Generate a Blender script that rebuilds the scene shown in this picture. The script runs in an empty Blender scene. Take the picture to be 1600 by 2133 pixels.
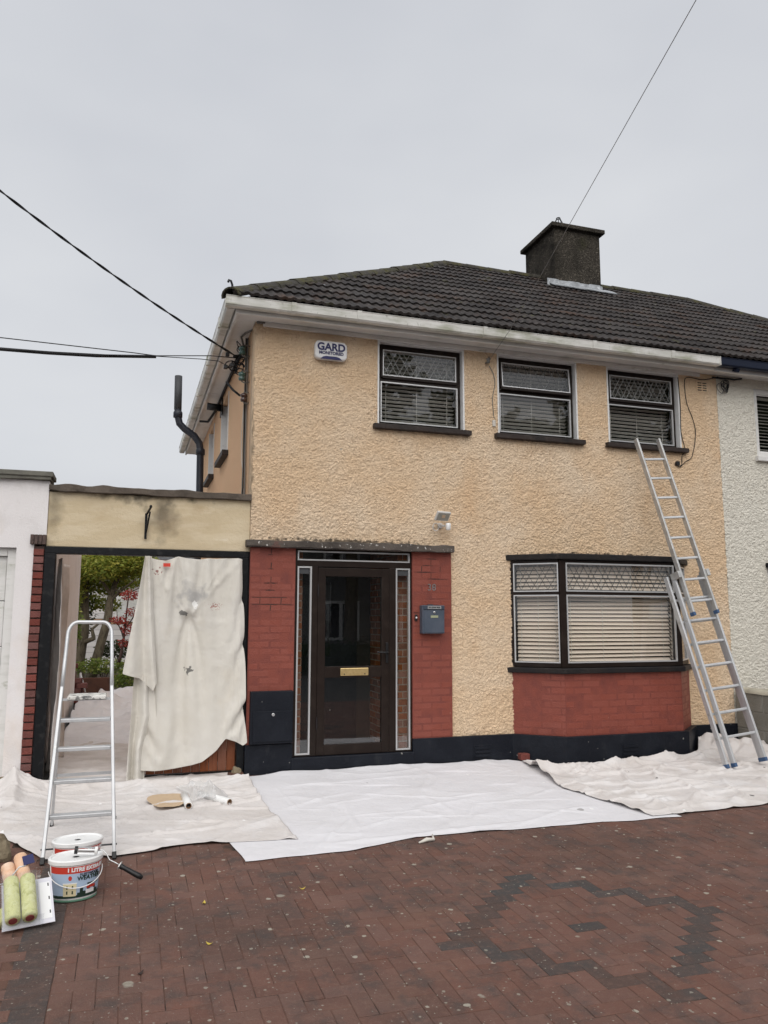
import bpy, bmesh, math, random
from mathutils import Vector, Matrix, noise
random.seed(7)
R = math.radians
sc = bpy.context.scene
COL = sc.collection

# ------------------------------------------------------------------ camera
CAM = Vector((-1.21596, -8.35459, 1.44877))
YAW, PITCH, ROLL, FPX = 0.31382, 0.135187, 0.001964, 1637.1
_f = Vector((math.sin(YAW)*math.cos(PITCH), math.cos(YAW)*math.cos(PITCH), math.sin(PITCH)))
_r0 = Vector((math.cos(YAW), -math.sin(YAW), 0)); _u0 = _r0.cross(_f)
_r = _r0*math.cos(ROLL)+_u0*math.sin(ROLL); _u = -_r0*math.sin(ROLL)+_u0*math.cos(ROLL)
cd = bpy.data.cameras.new('camera'); cam = bpy.data.objects.new('camera', cd); COL.objects.link(cam)
m3 = Matrix((_r, _u, -_f)).transposed()
cam.matrix_world = Matrix.Translation(CAM) @ m3.to_4x4()
cd.sensor_fit = 'HORIZONTAL'; cd.sensor_width = 36; cd.lens = FPX/1600*36; cd.clip_end = 2000
sc.camera = cam

def project(p):
    d = Vector(p)-CAM; w = d.dot(_f)
    if w < 0.1: return None
    return 800+FPX*d.dot(_r)/w, 1066.5-FPX*d.dot(_u)/w, w

def unp(x, y, Y):
    d = _f+_r*((x-800)/FPX)-_u*((y-1066.5)/FPX); t = (Y-CAM.y)/d.y; return CAM+d*t

# ------------------------------------------------------------------ light
SUN_EL, SUN_AZ = 46.0, 12.0     # azimuth: degrees from straight-on to the front, towards the left
world = bpy.data.worlds.new('World'); sc.world = world; world.use_nodes = True
nt = world.node_tree; nt.nodes.clear()
sky = nt.nodes.new('ShaderNodeTexSky'); sky.sky_type = 'NISHITA'; sky.sun_disc = False
sky.sun_elevation = R(SUN_EL); sky.sun_rotation = R(180+SUN_AZ)
sky.dust_density = 5; sky.air_density = 1
sm = nt.nodes.new('ShaderNodeVectorMath'); sm.operation = 'SCALE'; sm.inputs[3].default_value = 0.1
nt.links.new(sky.outputs[0], sm.inputs[0])
tc = nt.nodes.new('ShaderNodeTexCoord')
mp = nt.nodes.new('ShaderNodeMapping'); mp.inputs['Scale'].default_value = (1, 1, 2.2)
nt.links.new(tc.outputs['Generated'], mp.inputs[0])
nz = nt.nodes.new('ShaderNodeTexNoise'); nz.inputs['Scale'].default_value = 1.6; nz.inputs['Detail'].default_value = 4
nt.links.new(mp.outputs[0], nz.inputs[0])
rp = nt.nodes.new('ShaderNodeValToRGB')
rp.color_ramp.elements[0].position = .3; rp.color_ramp.elements[0].color = (.380, .393, .424, 1)
rp.color_ramp.elements[1].position = .7; rp.color_ramp.elements[1].color = (.468, .478, .496, 1)
nt.links.new(nz.outputs[0], rp.inputs[0])
mx = nt.nodes.new('ShaderNodeMixRGB'); mx.inputs[0].default_value = .95     # cloud cover
nt.links.new(sm.outputs[0], mx.inputs[1]); nt.links.new(rp.outputs[0], mx.inputs[2])
bg = nt.nodes.new('ShaderNodeBackground'); bg.inputs[1].default_value = 1.0
nt.links.new(mx.outputs[0], bg.inputs[0])
wo = nt.nodes.new('ShaderNodeOutputWorld'); nt.links.new(bg.outputs[0], wo.inputs[0])

sd = bpy.data.lights.new('sun', 'SUN'); sd.energy = 1.5; sd.angle = R(70); sd.color = (1, .975, .94)
sun = bpy.data.objects.new('sun', sd); COL.objects.link(sun)
_sd = Vector((-math.sin(R(SUN_AZ))*math.cos(R(SUN_EL)), -math.cos(R(SUN_AZ))*math.cos(R(SUN_EL)), math.sin(R(SUN_EL))))
sun.rotation_euler = _sd.to_track_quat('Z', 'Y').to_euler(); sun.location = (0, -10, 20)
sc.view_settings.view_transform = 'Standard'; sc.view_settings.look = 'None'
sc.view_settings.exposure = 0.62; sc.view_settings.gamma = 1; sc.view_settings.use_curve_mapping = False
sc.cycles.use_adaptive_sampling = True; sc.cycles.adaptive_threshold = .02
sc.cycles.use_denoising = True
sc.cycles.max_bounces = 8; sc.cycles.transparent_max_bounces = 24

# ------------------------------------------------------------------ materials
MATS = {}
def mat(name, base, rough=.7, layers=(), rand=0, island=False, bump=(), spec=.35, metal=0, coords='pos', gen_scale=None):
    """layers: (colour, scale, lo, hi[, detail[, stretch]]) ; bump: (scale, distance, kind[, strength])"""
    m = bpy.data.materials.new(name); m.use_nodes = True; MATS[name] = m
    t = m.node_tree; b = t.nodes['Principled BSDF']
    b.inputs['Roughness'].default_value = rough; b.inputs['Metallic'].default_value = metal
    b.inputs['Specular IOR Level'].default_value = spec
    if coords == 'pos':
        g = t.nodes.new('ShaderNodeNewGeometry'); P = g.outputs['Position']
    else:
        g = t.nodes.new('ShaderNodeTexCoord'); P = g.outputs['Object']
    rgb = t.nodes.new('ShaderNodeRGB'); rgb.outputs[0].default_value = (*base, 1); cur = rgb.outputs[0]
    if rand:
        if island:
            gi = t.nodes.new('ShaderNodeNewGeometry'); rv = gi.outputs['Random Per Island']
        else:
            oi = t.nodes.new('ShaderNodeObjectInfo'); rv = oi.outputs['Random']
        mr = t.nodes.new('ShaderNodeMapRange'); mr.inputs[3].default_value = 1-rand; mr.inputs[4].default_value = 1+rand
        t.links.new(rv, mr.inputs[0])
        hs = t.nodes.new('ShaderNodeHueSaturation'); t.links.new(cur, hs.inputs['Color']); t.links.new(mr.outputs[0], hs.inputs['Value'])
        ms = t.nodes.new('ShaderNodeMath'); ms.operation = 'MULTIPLY'; ms.inputs[1].default_value = 7.31; t.links.new(rv, ms.inputs[0])
        fr = t.nodes.new('ShaderNodeMath'); fr.operation = 'FRACT'; t.links.new(ms.outputs[0], fr.inputs[0])
        m2 = t.nodes.new('ShaderNodeMapRange'); m2.inputs[3].default_value = 1-rand; m2.inputs[4].default_value = 1+rand*.6
        t.links.new(fr.outputs[0], m2.inputs[0]); t.links.new(m2.outputs[0], hs.inputs['Saturation'])
        cur = hs.outputs[0]
    for i, L in enumerate(layers):
        col, scale, lo, hi = L[:4]; det = L[4] if len(L) > 4 else 4; st = L[5] if len(L) > 5 else (1, 1, 1)
        kind = L[6] if len(L) > 6 else 'noise'; amt = L[7] if len(L) > 7 else 1
        mpn = t.nodes.new('ShaderNodeMapping'); mpn.inputs['Scale'].default_value = st
        mpn.inputs['Location'].default_value = (i*3.7+1.3, i*5.1, i*2.3)
        t.links.new(P, mpn.inputs[0])
        if kind == 'blob':      # a stain or other painted patch with its own place: st = centre, det = radii
            n = t.nodes.new('ShaderNodeTexNoise'); n.inputs['Scale'].default_value = scale; n.inputs['Detail'].default_value = 6
            mpn.inputs['Location'].default_value = (0, 0, 0); mpn.inputs['Scale'].default_value = (1, 1, 1)
            s1 = t.nodes.new('ShaderNodeVectorMath'); s1.operation = 'SUBTRACT'; s1.inputs[1].default_value = st; t.links.new(P, s1.inputs[0])
            s2 = t.nodes.new('ShaderNodeVectorMath'); s2.operation = 'DIVIDE'; s2.inputs[1].default_value = det; t.links.new(s1.outputs[0], s2.inputs[0])
            s3 = t.nodes.new('ShaderNodeVectorMath'); s3.operation = 'LENGTH'; t.links.new(s2.outputs[0], s3.inputs[0])
            s4 = t.nodes.new('ShaderNodeMath'); s4.operation = 'MULTIPLY_ADD'; s4.inputs[1].default_value = 2.2; t.links.new(n.outputs[0], s4.inputs[0])
            s5 = t.nodes.new('ShaderNodeMath'); s5.operation = 'MULTIPLY_ADD'; s5.inputs[1].default_value = -1; s5.inputs[2].default_value = -.1; t.links.new(s3.outputs['Value'], s5.inputs[0])
            t.links.new(s5.outputs[0], s4.inputs[2]); out = s4.outputs[0]
        elif kind == 'noise':
            n = t.nodes.new('ShaderNodeTexNoise'); n.inputs['Scale'].default_value = scale; n.inputs['Detail'].default_value = det
            n.inputs['Roughness'].default_value = .6
            out = n.outputs[0]
        else:
            n = t.nodes.new('ShaderNodeTexVoronoi'); n.inputs['Scale'].default_value = scale
            wn = t.nodes.new('ShaderNodeTexNoise'); wn.inputs['Scale'].default_value = scale*1.5
            t.links.new(mpn.outputs[0], wn.inputs[0])
            # spots of random size: radius by the cell's colour
            sp = t.nodes.new('ShaderNodeSeparateColor'); t.links.new(n.outputs['Color'], sp.inputs[0])
            pw = t.nodes.new('ShaderNodeMath'); pw.operation = 'POWER'; pw.inputs[1].default_value = det; t.links.new(sp.outputs[0], pw.inputs[0])
            sb = t.nodes.new('ShaderNodeMath'); sb.operation = 'SUBTRACT'; t.links.new(pw.outputs[0], sb.inputs[0])
            ad = t.nodes.new('ShaderNodeMath'); ad.operation = 'MULTIPLY_ADD'; ad.inputs[1].default_value = .5; t.links.new(wn.outputs[0], ad.inputs[0])
            t.links.new(n.outputs['Distance'], ad.inputs[2]); t.links.new(ad.outputs[0], sb.inputs[1])
            out = sb.outputs[0]
        t.links.new(mpn.outputs[0], n.inputs['Vector'])
        mr = t.nodes.new('ShaderNodeMapRange'); mr.inputs[1].default_value = lo; mr.inputs[2].default_value = hi
        mr.inputs[4].default_value = amt; mr.clamp = True
        t.links.new(out, mr.inputs[0])
        mxn = t.nodes.new('ShaderNodeMixRGB'); mxn.inputs[2].default_value = (*col, 1)
        t.links.new(mr.outputs[0], mxn.inputs[0]); t.links.new(cur, mxn.inputs[1]); cur = mxn.outputs[0]
    t.links.new(cur, b.inputs['Base Color'])
    prev = None
    for bb in bump:
        scale, dist, kind = bb[:3]; strength = bb[3] if len(bb) > 3 else 1
        if kind == 'noise':
            n = t.nodes.new('ShaderNodeTexNoise'); n.inputs['Scale'].default_value = scale; n.inputs['Detail'].default_value = 4; o = n.outputs[0]
        elif kind == 'lump':
            n = t.nodes.new('ShaderNodeTexNoise'); n.inputs['Scale'].default_value = scale; n.inputs['Detail'].default_value = 5
            n.inputs['Roughness'].default_value = .62; n.inputs['Distortion'].default_value = .5; o = n.outputs[0]
            rr = t.nodes.new('ShaderNodeMapRange'); rr.interpolation_type = 'SMOOTHSTEP'; rr.inputs[1].default_value = .25; rr.inputs[2].default_value = .72
            t.links.new(o, rr.inputs[0]); o = rr.outputs[0]
        else:
            n = t.nodes.new('ShaderNodeTexVoronoi'); n.inputs['Scale'].default_value = scale; o = n.outputs['Distance']
        t.links.new(P, n.inputs['Vector'])
        bp = t.nodes.new('ShaderNodeBump'); bp.inputs['Distance'].default_value = dist; bp.inputs['Strength'].default_value = strength
        t.links.new(o, bp.inputs['Height'])
        if prev: t.links.new(prev, bp.inputs['Normal'])
        prev = bp.outputs[0]
    if prev: t.links.new(prev, b.inputs['Normal'])
    return m

def glass_mat(name, tint, f0=.045, rough=0.0):
    m = bpy.data.materials.new(name); m.use_nodes = True; t = m.node_tree; t.nodes.clear(); MATS[name] = m
    o = t.nodes.new('ShaderNodeOutputMaterial'); mixs = t.nodes.new('ShaderNodeMixShader')
    tr = t.nodes.new('ShaderNodeBsdfTransparent'); tr.inputs[0].default_value = (*tint, 1)
    gl = t.nodes.new('ShaderNodeBsdfGlossy'); gl.inputs['Roughness'].default_value = rough
    gl.inputs[0].default_value = (1, 1, 1, 1)
    lw = t.nodes.new('ShaderNodeLayerWeight'); lw.inputs[0].default_value = .5
    pw = t.nodes.new('ShaderNodeMath'); pw.operation = 'POWER'; pw.inputs[1].default_value = 4.5; t.links.new(lw.outputs['Facing'], pw.inputs[0])
    ma = t.nodes.new('ShaderNodeMath'); ma.operation = 'MULTIPLY_ADD'; ma.inputs[1].default_value = 1-f0; ma.inputs[2].default_value = f0
    t.links.new(pw.outputs[0], ma.inputs[0]); t.links.new(ma.outputs[0], mixs.inputs[0])
    t.links.new(tr.outputs[0], mixs.inputs[1]); t.links.new(gl.outputs[0], mixs.inputs[2]); t.links.new(mixs.outputs[0], o.inputs[0])
    return m

def leaf_mat(name, c1, c2, c3, island=True):
    m = bpy.data.materials.new(name); m.use_nodes = True; t = m.node_tree; MATS[name] = m
    b = t.nodes['Principled BSDF']; b.inputs['Roughness'].default_value = .6
    g = t.nodes.new('ShaderNodeNewGeometry'); r = t.nodes.new('ShaderNodeValToRGB')
    r.color_ramp.elements[0].color = (*c1, 1); r.color_ramp.elements[1].color = (*c3, 1)
    e = r.color_ramp.elements.new(.6); e.color = (*c2, 1)
    t.links.new(g.outputs['Random Per Island'], r.inputs[0]); t.links.new(r.outputs[0], b.inputs['Base Color'])
    tl = t.nodes.new('ShaderNodeBsdfTranslucent'); t.links.new(r.outputs[0], tl.inputs[0])
    ms = t.nodes.new('ShaderNodeMixShader'); ms.inputs[0].default_value = .35
    t.links.new(b.outputs[0], ms.inputs[1]); t.links.new(tl.outputs[0], ms.inputs[2])
    t.links.new(ms.outputs[0], t.nodes['Material Output'].inputs[0])
    return m

ROUGHB = ((60, .010, 'lump', 1), (150, .005, 'noise', 1))
ALG = (.035, .032, .028)
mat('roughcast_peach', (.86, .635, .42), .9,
    layers=(((.89, .71, .52), 1.1, .42, .68, 3), ((.82, .555, .335), 2.3, .55, .75, 5, (1, 1, .5), 'noise', .55),
            ((.66, .42, .24), 40, .62, .80, 4, (1, 1, 1), 'noise', .5),
            ((.60, .42, .27), 7, .4, 1.2, (.62, .3, .17), (1.98, 0, 3.48), 'blob', .5), ((.60, .42, .27), 7, .4, 1.2, (.62, .3, .17), (3.5, 0, 3.48), 'blob', .5), ((.58, .41, .27), 7, .4, 1.2, (.62, .3, .17), (5.05, 0, 3.48), 'blob', .5),  # browner patch below each upper sill: dirt with the sill's shade painted in
            ((.42, .40, .34), 12, .75, .95, (.10, .3, .07), (1.0, 0, 3.33), 'blob', .7), (ALG, 22, .25, .6, (1.45, .3, .075), (4.35, 0, 2.20), 'blob', .9), (ALG, 26, .3, .7, (1.25, .3, .05), (1.1, 0, 2.29), 'blob', .8),
            (ALG, 9, .45, .9, (.05, .3, 1.6), (-.01, 0, 3.2), 'blob', .5)), bump=ROUGHB, spec=.15)
mat('roughcast_white', (.88, .84, .74), .9,
    layers=(((.80, .745, .63), 2.0, .5, .75, 4, (1, 1, .5), 'noise', .6), ((.55, .50, .38), 40, .62, .8, 4, (1, 1, 1), 'noise', .4)), bump=ROUGHB, spec=.15)
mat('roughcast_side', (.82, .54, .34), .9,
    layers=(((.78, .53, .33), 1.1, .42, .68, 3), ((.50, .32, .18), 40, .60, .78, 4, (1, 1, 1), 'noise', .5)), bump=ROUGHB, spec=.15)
mat('pebble_dark', (.080, .070, .057), .95, spec=.15,
    layers=(((.24, .21, .17), 34, .55, .70, 3), ((.03, .027, .022), 3, .45, .7, 5), ((.07, .07, .03), 2.2, .6, .75, 5, (1, 1, 1), 'noise', .5)),
    bump=((32, .035, 'lump', 1), (120, .01, 'noise', 1)))
mat('lintel_render', (.58, .475, .315), .8,
    layers=(((.66, .56, .40), 3, .45, .65, 5, (.6, 1, 2.5)), ((.42, .29, .15), 1.6, .58, .75, 6, (1, 1, 1.4), 'noise', .7),
            ((.70, .62, .46), 9, .64, .74, 5, (.35, 1, 3), 'noise', .6),
            ((.05, .045, .035), 7, .45, 1.0, (1.1, .5, .19), (-1.0, 0, 2.69), 'blob', .85), ((.07, .06, .045), 5, .2, 1.0, (.20, .5, .38), (-.88, 0, 2.48), 'blob', .75), ((.12, .10, .065), 5, .3, 1.1, (.16, .5, .50), (-1.97, 0, 2.5), 'blob', .6), ((.30, .21, .11), 3, .3, 1.2, (.5, .5, .3), (-.75, 0, 2.45), 'blob', .5), ((.75, .68, .55), 14, .6, 1.1, (.14, .5, .03), (-.30, 0, 2.27), 'blob', .7)), bump=((30, .004, 'noise'), (120, .002, 'noise')))
mat('white_render', (.77, .74, .735), .8, layers=(((.68, .65, .64), 3, .5, .7, 5), ((.70, .55, .41), 1.3, .6, .8, 4, (1, 1, .6), 'noise', .5)), bump=((60, .003, 'noise'), (160, .002, 'noise')))
mat('red_paint', (.225, .058, .039), .5, rand=.025,
    layers=(((.25, .070, .050), 5, .45, .7, 5), ((.175, .044, .032), 7, .6, .8, 6, (1, 1, 1), 'noise', .6), ((.5, .35, .28), 30, .52, .56, 14, (1, 1, 1), 'spot', .6)),
    bump=((70, .004, 'noise'), (14, .004, 'noise')))
mat('red_joint', (.215, .055, .037), .6, layers=(((.16, .042, .033), 8, .4, .7, 4),), bump=((60, .004, 'noise'),))
mat('open_joint', (.045, .03, .026), .9, bump=((60, .004, 'noise'),))
mat('old_brick', (.165, .052, .042), .8, rand=.22, layers=(((.10, .035, .03), 14, .5, .75, 5),), bump=((60, .006, 'noise'),))
mat('dark_mortar', (.11, .075, .065), .9, layers=(((.05, .04, .035), 20, .45, .7, 4),), bump=((80, .004, 'noise'),))
mat('porch_brick', (.29, .105, .048), .75, rand=.25, island=True, bump=((60, .004, 'noise'),))
mat('pale_mortar', (.42, .36, .29), .9)
mat('navy_plinth', (.0075, .0092, .0145), .5, spec=.2, layers=(((.013, .0155, .022), 4, .45, .7, 5), ((.07, .07, .07), 9, .60, .80, 8, (1, 1, .5), 'noise', .35), ((.35, .34, .32), 26, .47, .50, 12, (1, 1, 1), 'spot', .6)), bump=((25, .004, 'noise'), (90, .002, 'noise')))
mat('black_gloss', (.007, .0075, .009), .4, spec=.2, layers=(((.03, .03, .03), 12, .55, .75, 5),), bump=((40, .002, 'noise'),))
mat('brown_frame', (.016, .0100, .0078), .4, layers=(((.024, .0165, .013), 6, .5, .7, 5),), spec=.22)
mat('brown_dark', (.016, .013, .014), .45)  # own dark brown of the door hinges and doorbell case
mat('silver_bead', (.62, .62, .62), .35, metal=.55)
mat('sill_brown', (.036, .027, .024), .55, spec=.2, layers=(((.06, .05, .044), 9, .5, .72, 5), ((.02, .018, .018), 4, .5, .7, 5)), bump=((40, .003, 'noise'),))
mat('coping_grey', (.105, .088, .075), .85,
    layers=(((.065, .055, .048), 4, .42, .66, 5), ((.66, .64, .60), 24, .62, .67, 6, (1, 1, 1), 'noise', .9), ((.17, .05, .04), 2.3, .64, .72, 4, (1, 1, 1), 'noise', .6)), bump=((22, .012, 'noise'), (80, .004, 'noise')))
mat('coping_brown', (.115, .093, .075), .9, layers=(((.075, .062, .05), 5, .45, .65, 5), ((.30, .29, .25), 30, .70, .76, 5, (1, 1, 1), 'noise', .6)), bump=((22, .012, 'noise'),))
mat('coping_slate', (.17, .165, .14), .9, layers=(((.115, .11, .095), 5, .45, .65, 5), ((.14, .15, .08), 6, .62, .72, 5, (1, 1, 1), 'noise', .6)), bump=((22, .006, 'noise'),))
mat('bay_black', (.020, .017, .016), .6, spec=.2, layers=(((.055, .048, .044), 9, .58, .75, 6), ((.012, .012, .014), 5, .45, .7, 5)), bump=((30, .006, 'noise'),))
mat('upvc_white', (.70, .69, .67), .4, layers=(((.52, .52, .48), 3, .5, .75, 5, (1, 1, 3)), ((.30, .31, .22), 11, .63, .76, 7, (.5, 1, 1), 'noise', .7)))
mat('gutter_white', (.70, .69, .66), .4, layers=(((.50, .50, .45), 2.5, .45, .7, 6, (.6, 1, 3)), ((.20, .21, .11), 6, .50, .70, 8, (.35, 1, 1.2), 'noise', .75), ((.10, .10, .07), 40, .62, .75, 5, (1, 1, .4), 'noise', .5)))
mat('reveal_white', (.72, .72, .71), .5, layers=(((.55, .55, .53), 7, .55, .75, 5),), bump=((40, .003, 'noise'),))
mat('gutter_navy', (.012, .017, .035), .3)
mat('tile_dark', (.046, .040, .038), .7, spec=.18, rand=.38,
    layers=(((.060, .052, .048), 14, .45, .7, 5), ((.018, .015, .015), 2.5, .45, .7, 4), ((.10, .047, .022), 2.6, .54, .74, 9, (1, 1, 1), 'noise', .5), ((.085, .085, .035), 5, .62, .75, 6, (1, 1, 1), 'noise', .6),
            ((.17, .165, .14), 12, .46, .50, 7, (1, 1, 1), 'spot', .6), ((.20, .19, .165), 30, .44, .50, 7, (1, 1, 1), 'spot', .5)), bump=((70, .004, 'noise'),))
mat('ridge_moss', (.055, .050, .042), .95, rand=.15, layers=(((.075, .07, .03), 5, .45, .62, 6), ((.035, .032, .028), 8, .5, .7, 6), ((.24, .16, .04), 9, .68, .75, 5, (1, 1, 1), 'noise', .6)), bump=((25, .02, 'noise'), (90, .006, 'noise')))
mat('lead', (.40, .42, .44), .5, layers=(((.24, .25, .26), 6, .4, .7, 6), ((.58, .60, .62), 12, .58, .7, 5)), bump=((18, .012, 'noise'),), metal=.25)
mat('cast_black', (.014, .017, .026), .42, layers=(((.03, .032, .04), 9, .5, .7, 5),))
mat('pipe_grey', (.05, .052, .056), .6)
mat('blind_cream', (.84, .72, .61), .5)
mat('blind_white', (.82, .80, .76), .5)
mat('cord_white', (.7, .68, .62), .7)
mat('lead_pale', (.30, .30, .295), .5, metal=.2)
mat('lead_came', (.12, .12, .118), .5, metal=.3)
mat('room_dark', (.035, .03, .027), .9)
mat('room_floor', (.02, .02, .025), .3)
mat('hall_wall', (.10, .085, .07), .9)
mat('brass', (.82, .62, .30), .35, metal=.8, layers=(((.70, .50, .22), 30, .4, .7, 3),))
mat('black_plastic', (.012, .012, .013), .35)
mat('steel', (.60, .60, .60), .3, metal=.9)
mat('alu', (.62, .63, .64), .5, metal=.6, layers=(((.50, .51, .52), 8, .45, .7, 6, (1, 1, .3)), ((.75, .74, .70), 22, .66, .74, 5, (1, 1, 1), 'noise', .7), ((.22, .22, .22), 30, .68, .76, 5, (1, 1, 1), 'noise', .5)))
mat('alu_dirty', (.55, .55, .54), .48, metal=.6, layers=(((.40, .40, .39), 9, .45, .7, 6), ((.70, .68, .62), 20, .60, .7, 6, (1, 1, 1), 'noise', .8), ((.10, .10, .10), 13, .68, .76, 6, (1, 1, 1), 'noise', .8)))
mat('painted_tread', (.62, .61, .57), .6, layers=(((.12, .12, .12), 22, .52, .6, 6), ((.75, .74, .70), 14, .55, .65, 5)))
mat('blue_cap', (.05, .10, .20), .5)
mat('anthracite', (.062, .078, .105), .42, layers=(((.085, .10, .13), 5, .4, .7, 4),))
mat('anthracite_dark', (.046, .058, .08), .42)
mat('plate_silver', (.42, .42, .42), .4, metal=.4)
mat('plate_gold', (.32, .34, .22), .5)
mat('print_dark', (.02, .02, .022), .6)
mat('print_navy', (.020, .022, .095), .5)
mat('print_white', (.80, .80, .80), .5)
mat('print_red', (.62, .055, .035), .5)
mat('alarm_white', (.70, .70, .70), .4, layers=(((.55, .55, .54), 6, .5, .75, 5),))
mat('lamp_white', (.60, .585, .56), .45)
mat('lamp_glass', (.30, .29, .25), .2)
mat('led_panel', (.55, .40, .27), .4)
mat('timber_gate', (.27, .082, .030), .45, rand=.18, layers=(((.17, .05, .02), 4, .45, .7, 6, (14, 14, .6)),), bump=((30, .003, 'noise'),))
CL = (((.05, .045, .04), 11, .47, .50, 13, (1, 1, 1), 'spot', .85), ((.86, .86, .85), 9, .46, .49, 12, (1.3, 1, 1), 'spot', .9), ((.25, .035, .025), 13, .50, .53, 15, (1, 1, 1.2), 'spot', .8))
mat('sheet_beige', (.66, .625, .605), .95, layers=(((.59, .55, .52), 1.6, .42, .68, 5), ((.71, .69, .685), 2.6, .50, .72, 5), ((.45, .38, .31), 3.5, .66, .82, 6, (1, 1, 1), 'noise', .55))+CL[:2], bump=((6, .022, 'noise'), (22, .006, 'noise'), (500, .0008, 'noise')), spec=.1)
mat('sheet_white', (.72, .712, .735), .95, layers=(((.675, .665, .68), 1.4, .42, .68, 5), ((.60, .57, .54), 5, .66, .80, 6, (1, 1, 1), 'noise', .6))+CL[1:2]+(((.25, .24, .23), 6, .50, .52, 16, (1, 1, 1), 'spot', .7),), bump=((5, .016, 'noise'), (24, .004, 'noise'), (500, .0006, 'noise')), spec=.1)
mat('sheet_hang', (.63, .60, .54), .95, layers=(((.68, .655, .605), 1.8, .45, .68, 5), ((.60, .545, .455), 2.6, .58, .8, 6, (1, 1, 1), 'noise', .7),
    ((.27, .27, .28), 9, .45, .95, (.32, .6, .22), (-.57, 0, 1.68), 'blob', .6), ((.82, .82, .80), 16, .6, .7, (.05, .6, .14), (-.56, 0, 1.60), 'blob', .9), ((.10, .10, .10), 22, .55, .65, (.10, .6, .05), (-.66, 0, 1.50), 'blob', .8),
    ((.06, .06, .06), 30, .6, .7, (.09, .6, .07), (-.60, 0, .93), 'blob', .8), ((.30, .05, .04), 60, .85, .95, (.22, .6, .12), (-.36, 0, 1.58), 'blob', .8), ((.22, .06, .05), 34, .7, .8, (.10, .6, .08), (-.94, 0, 1.93), 'blob', .8))+CL[:1],
    bump=((7, .014, 'noise'), (500, .0006, 'noise')), spec=.1)
mat('sheet_pass', (.74, .70, .675), .95, layers=(((.52, .47, .43), 1.6, .42, .68, 5), ((.40, .35, .30), 3.5, .64, .8, 6, (1, 1, 1), 'noise', .6)), bump=((6, .02, 'noise'),), spec=.1)
mat('sheet_grey', (.78, .765, .775), .9, layers=(((.70, .68, .69), 2, .45, .7, 4),), bump=((6, .025, 'noise'), (18, .008, 'noise')), spec=.2)
PV = (((.062, .052, .046), 1.1, .46, .70, 6, (1, 1, 1), 'noise', .55), ((.20, .118, .09), 3.2, .50, .75, 6, (1, 1, 1), 'noise', .5), ((.072, .062, .058), 7, .48, .68, 7, (1, 1, 1), 'noise', .7), ((.20, .125, .10), 30, .52, .72, 5, (1, 1, 1), 'noise', .45),
      ((.26, .225, .19), 150, .62, .70, 3, (1, 1, 1), 'noise', .45), ((.34, .315, .26), 9, .47, .53, 6, (1, 1, 1), 'spot', .75), ((.40, .375, .31), 17, .37, .42, 6, (1, 1, 1), 'spot', .8), ((.32, .295, .245), 34, .33, .40, 6, (1, 1, 1), 'spot', .7), ((.34, .32, .27), 70, .32, .40, 6, (1, 1, 1), 'spot', .7))
PB = ((90, .005, 'noise'), (260, .003, 'noise'))
mat('paver_red', (.158, .084, .066), .88, spec=.2, rand=.09, layers=PV, bump=PB)
mat('paver_red_mass', (.158, .084, .066), .88, spec=.2, rand=.09, island=True, layers=PV, bump=PB)
GV = (((.105, .064, .052), 1.7, .42, .66, 6, (1, 1, 1), 'noise', .85),)+PV[2:]
mat('paver_grey', (.068, .066, .065), .88, spec=.2, rand=.10, layers=GV, bump=PB)
mat('paver_grey_mass', (.068, .066, .065), .88, spec=.2, rand=.10, island=True, layers=GV, bump=PB)
mat('joint_sand', (.125, .066, .048), .98, layers=(((.040, .030, .024), 6.0, .50, .62, 6), ((.06, .065, .03), 5, .63, .75, 5, (1, 1, 1), 'noise', .7)), bump=((120, .006, 'noise'),))
mat('asphalt', (.055, .054, .052), .9, layers=(((.075, .074, .07), 2, .45, .7, 5),), bump=((150, .004, 'noise'),))
mat('block_grey', (.235, .225, .195), .92, rand=.12, layers=(((.17, .16, .135), 4, .45, .7, 6), ((.36, .36, .33), 7, .66, .74, 5, (1, 1, 1), 'noise', .7)), bump=((50, .006, 'noise'), (160, .004, 'noise')))
mat('block_mortar', (.33, .32, .285), .95, bump=((60, .006, 'noise'),))
mat('cap_concrete', (.46, .43, .35), .9, layers=(((.33, .31, .25), 6, .45, .7, 5),), bump=((40, .006, 'noise'),))
mat('stone_rough', (.22, .18, .12), .95, layers=(((.11, .085, .055), 8, .45, .7, 6), ((.34, .30, .22), 14, .6, .72, 5)), bump=((20, .02, 'noise'),))
mat('tub_white', (.80, .80, .79), .35, layers=(((.70, .70, .69), 9, .5, .75, 5),))
mat('tub_red', (.58, .055, .035), .4)
mat('tub_sky', (.42, .53, .68), .4)
mat('tub_hill', (.02, .04, .03), .45)
mat('tub_house', (.70, .62, .40), .5)
mat('tub_green', (.12, .24, .17), .4)
mat('roller_lime', (.64, .64, .31), .95, layers=(((.74, .74, .46), 14, .45, .7, 5), ((.42, .43, .15), 30, .5, .7, 5)), bump=((120, .006, 'noise'),))
mat('roller_peach', (.74, .47, .31), .95, layers=(((.80, .60, .46), 18, .45, .7, 5),), bump=((120, .006, 'noise'),))
mat('core_red', (.25, .03, .03), .6)
mat('card_pale', (.66, .65, .70), .5)
mat('card_brown', (.56, .42, .28), .8, bump=((14, .006, 'noise'),))
mat('core_card', (.30, .17, .09), .8)
mat('bark', (.115, .092, .062), .95, layers=(((.18, .155, .105), 9, .45, .7, 6, (1, 1, .3)), ((.05, .04, .028), 20, .5, .7, 5, (1, 1, .3))), bump=((40, .02, 'noise'),))
mat('bark_dark', (.075, .045, .038), .95)
mat('slate', (.075, .078, .082), .7, rand=.25, layers=(((.12, .12, .125), 6, .5, .7, 5),))
mat('board_white', (.62, .59, .57), .7, rand=.1)
mat('board_tan', (.36, .22, .13), .8)
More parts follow.
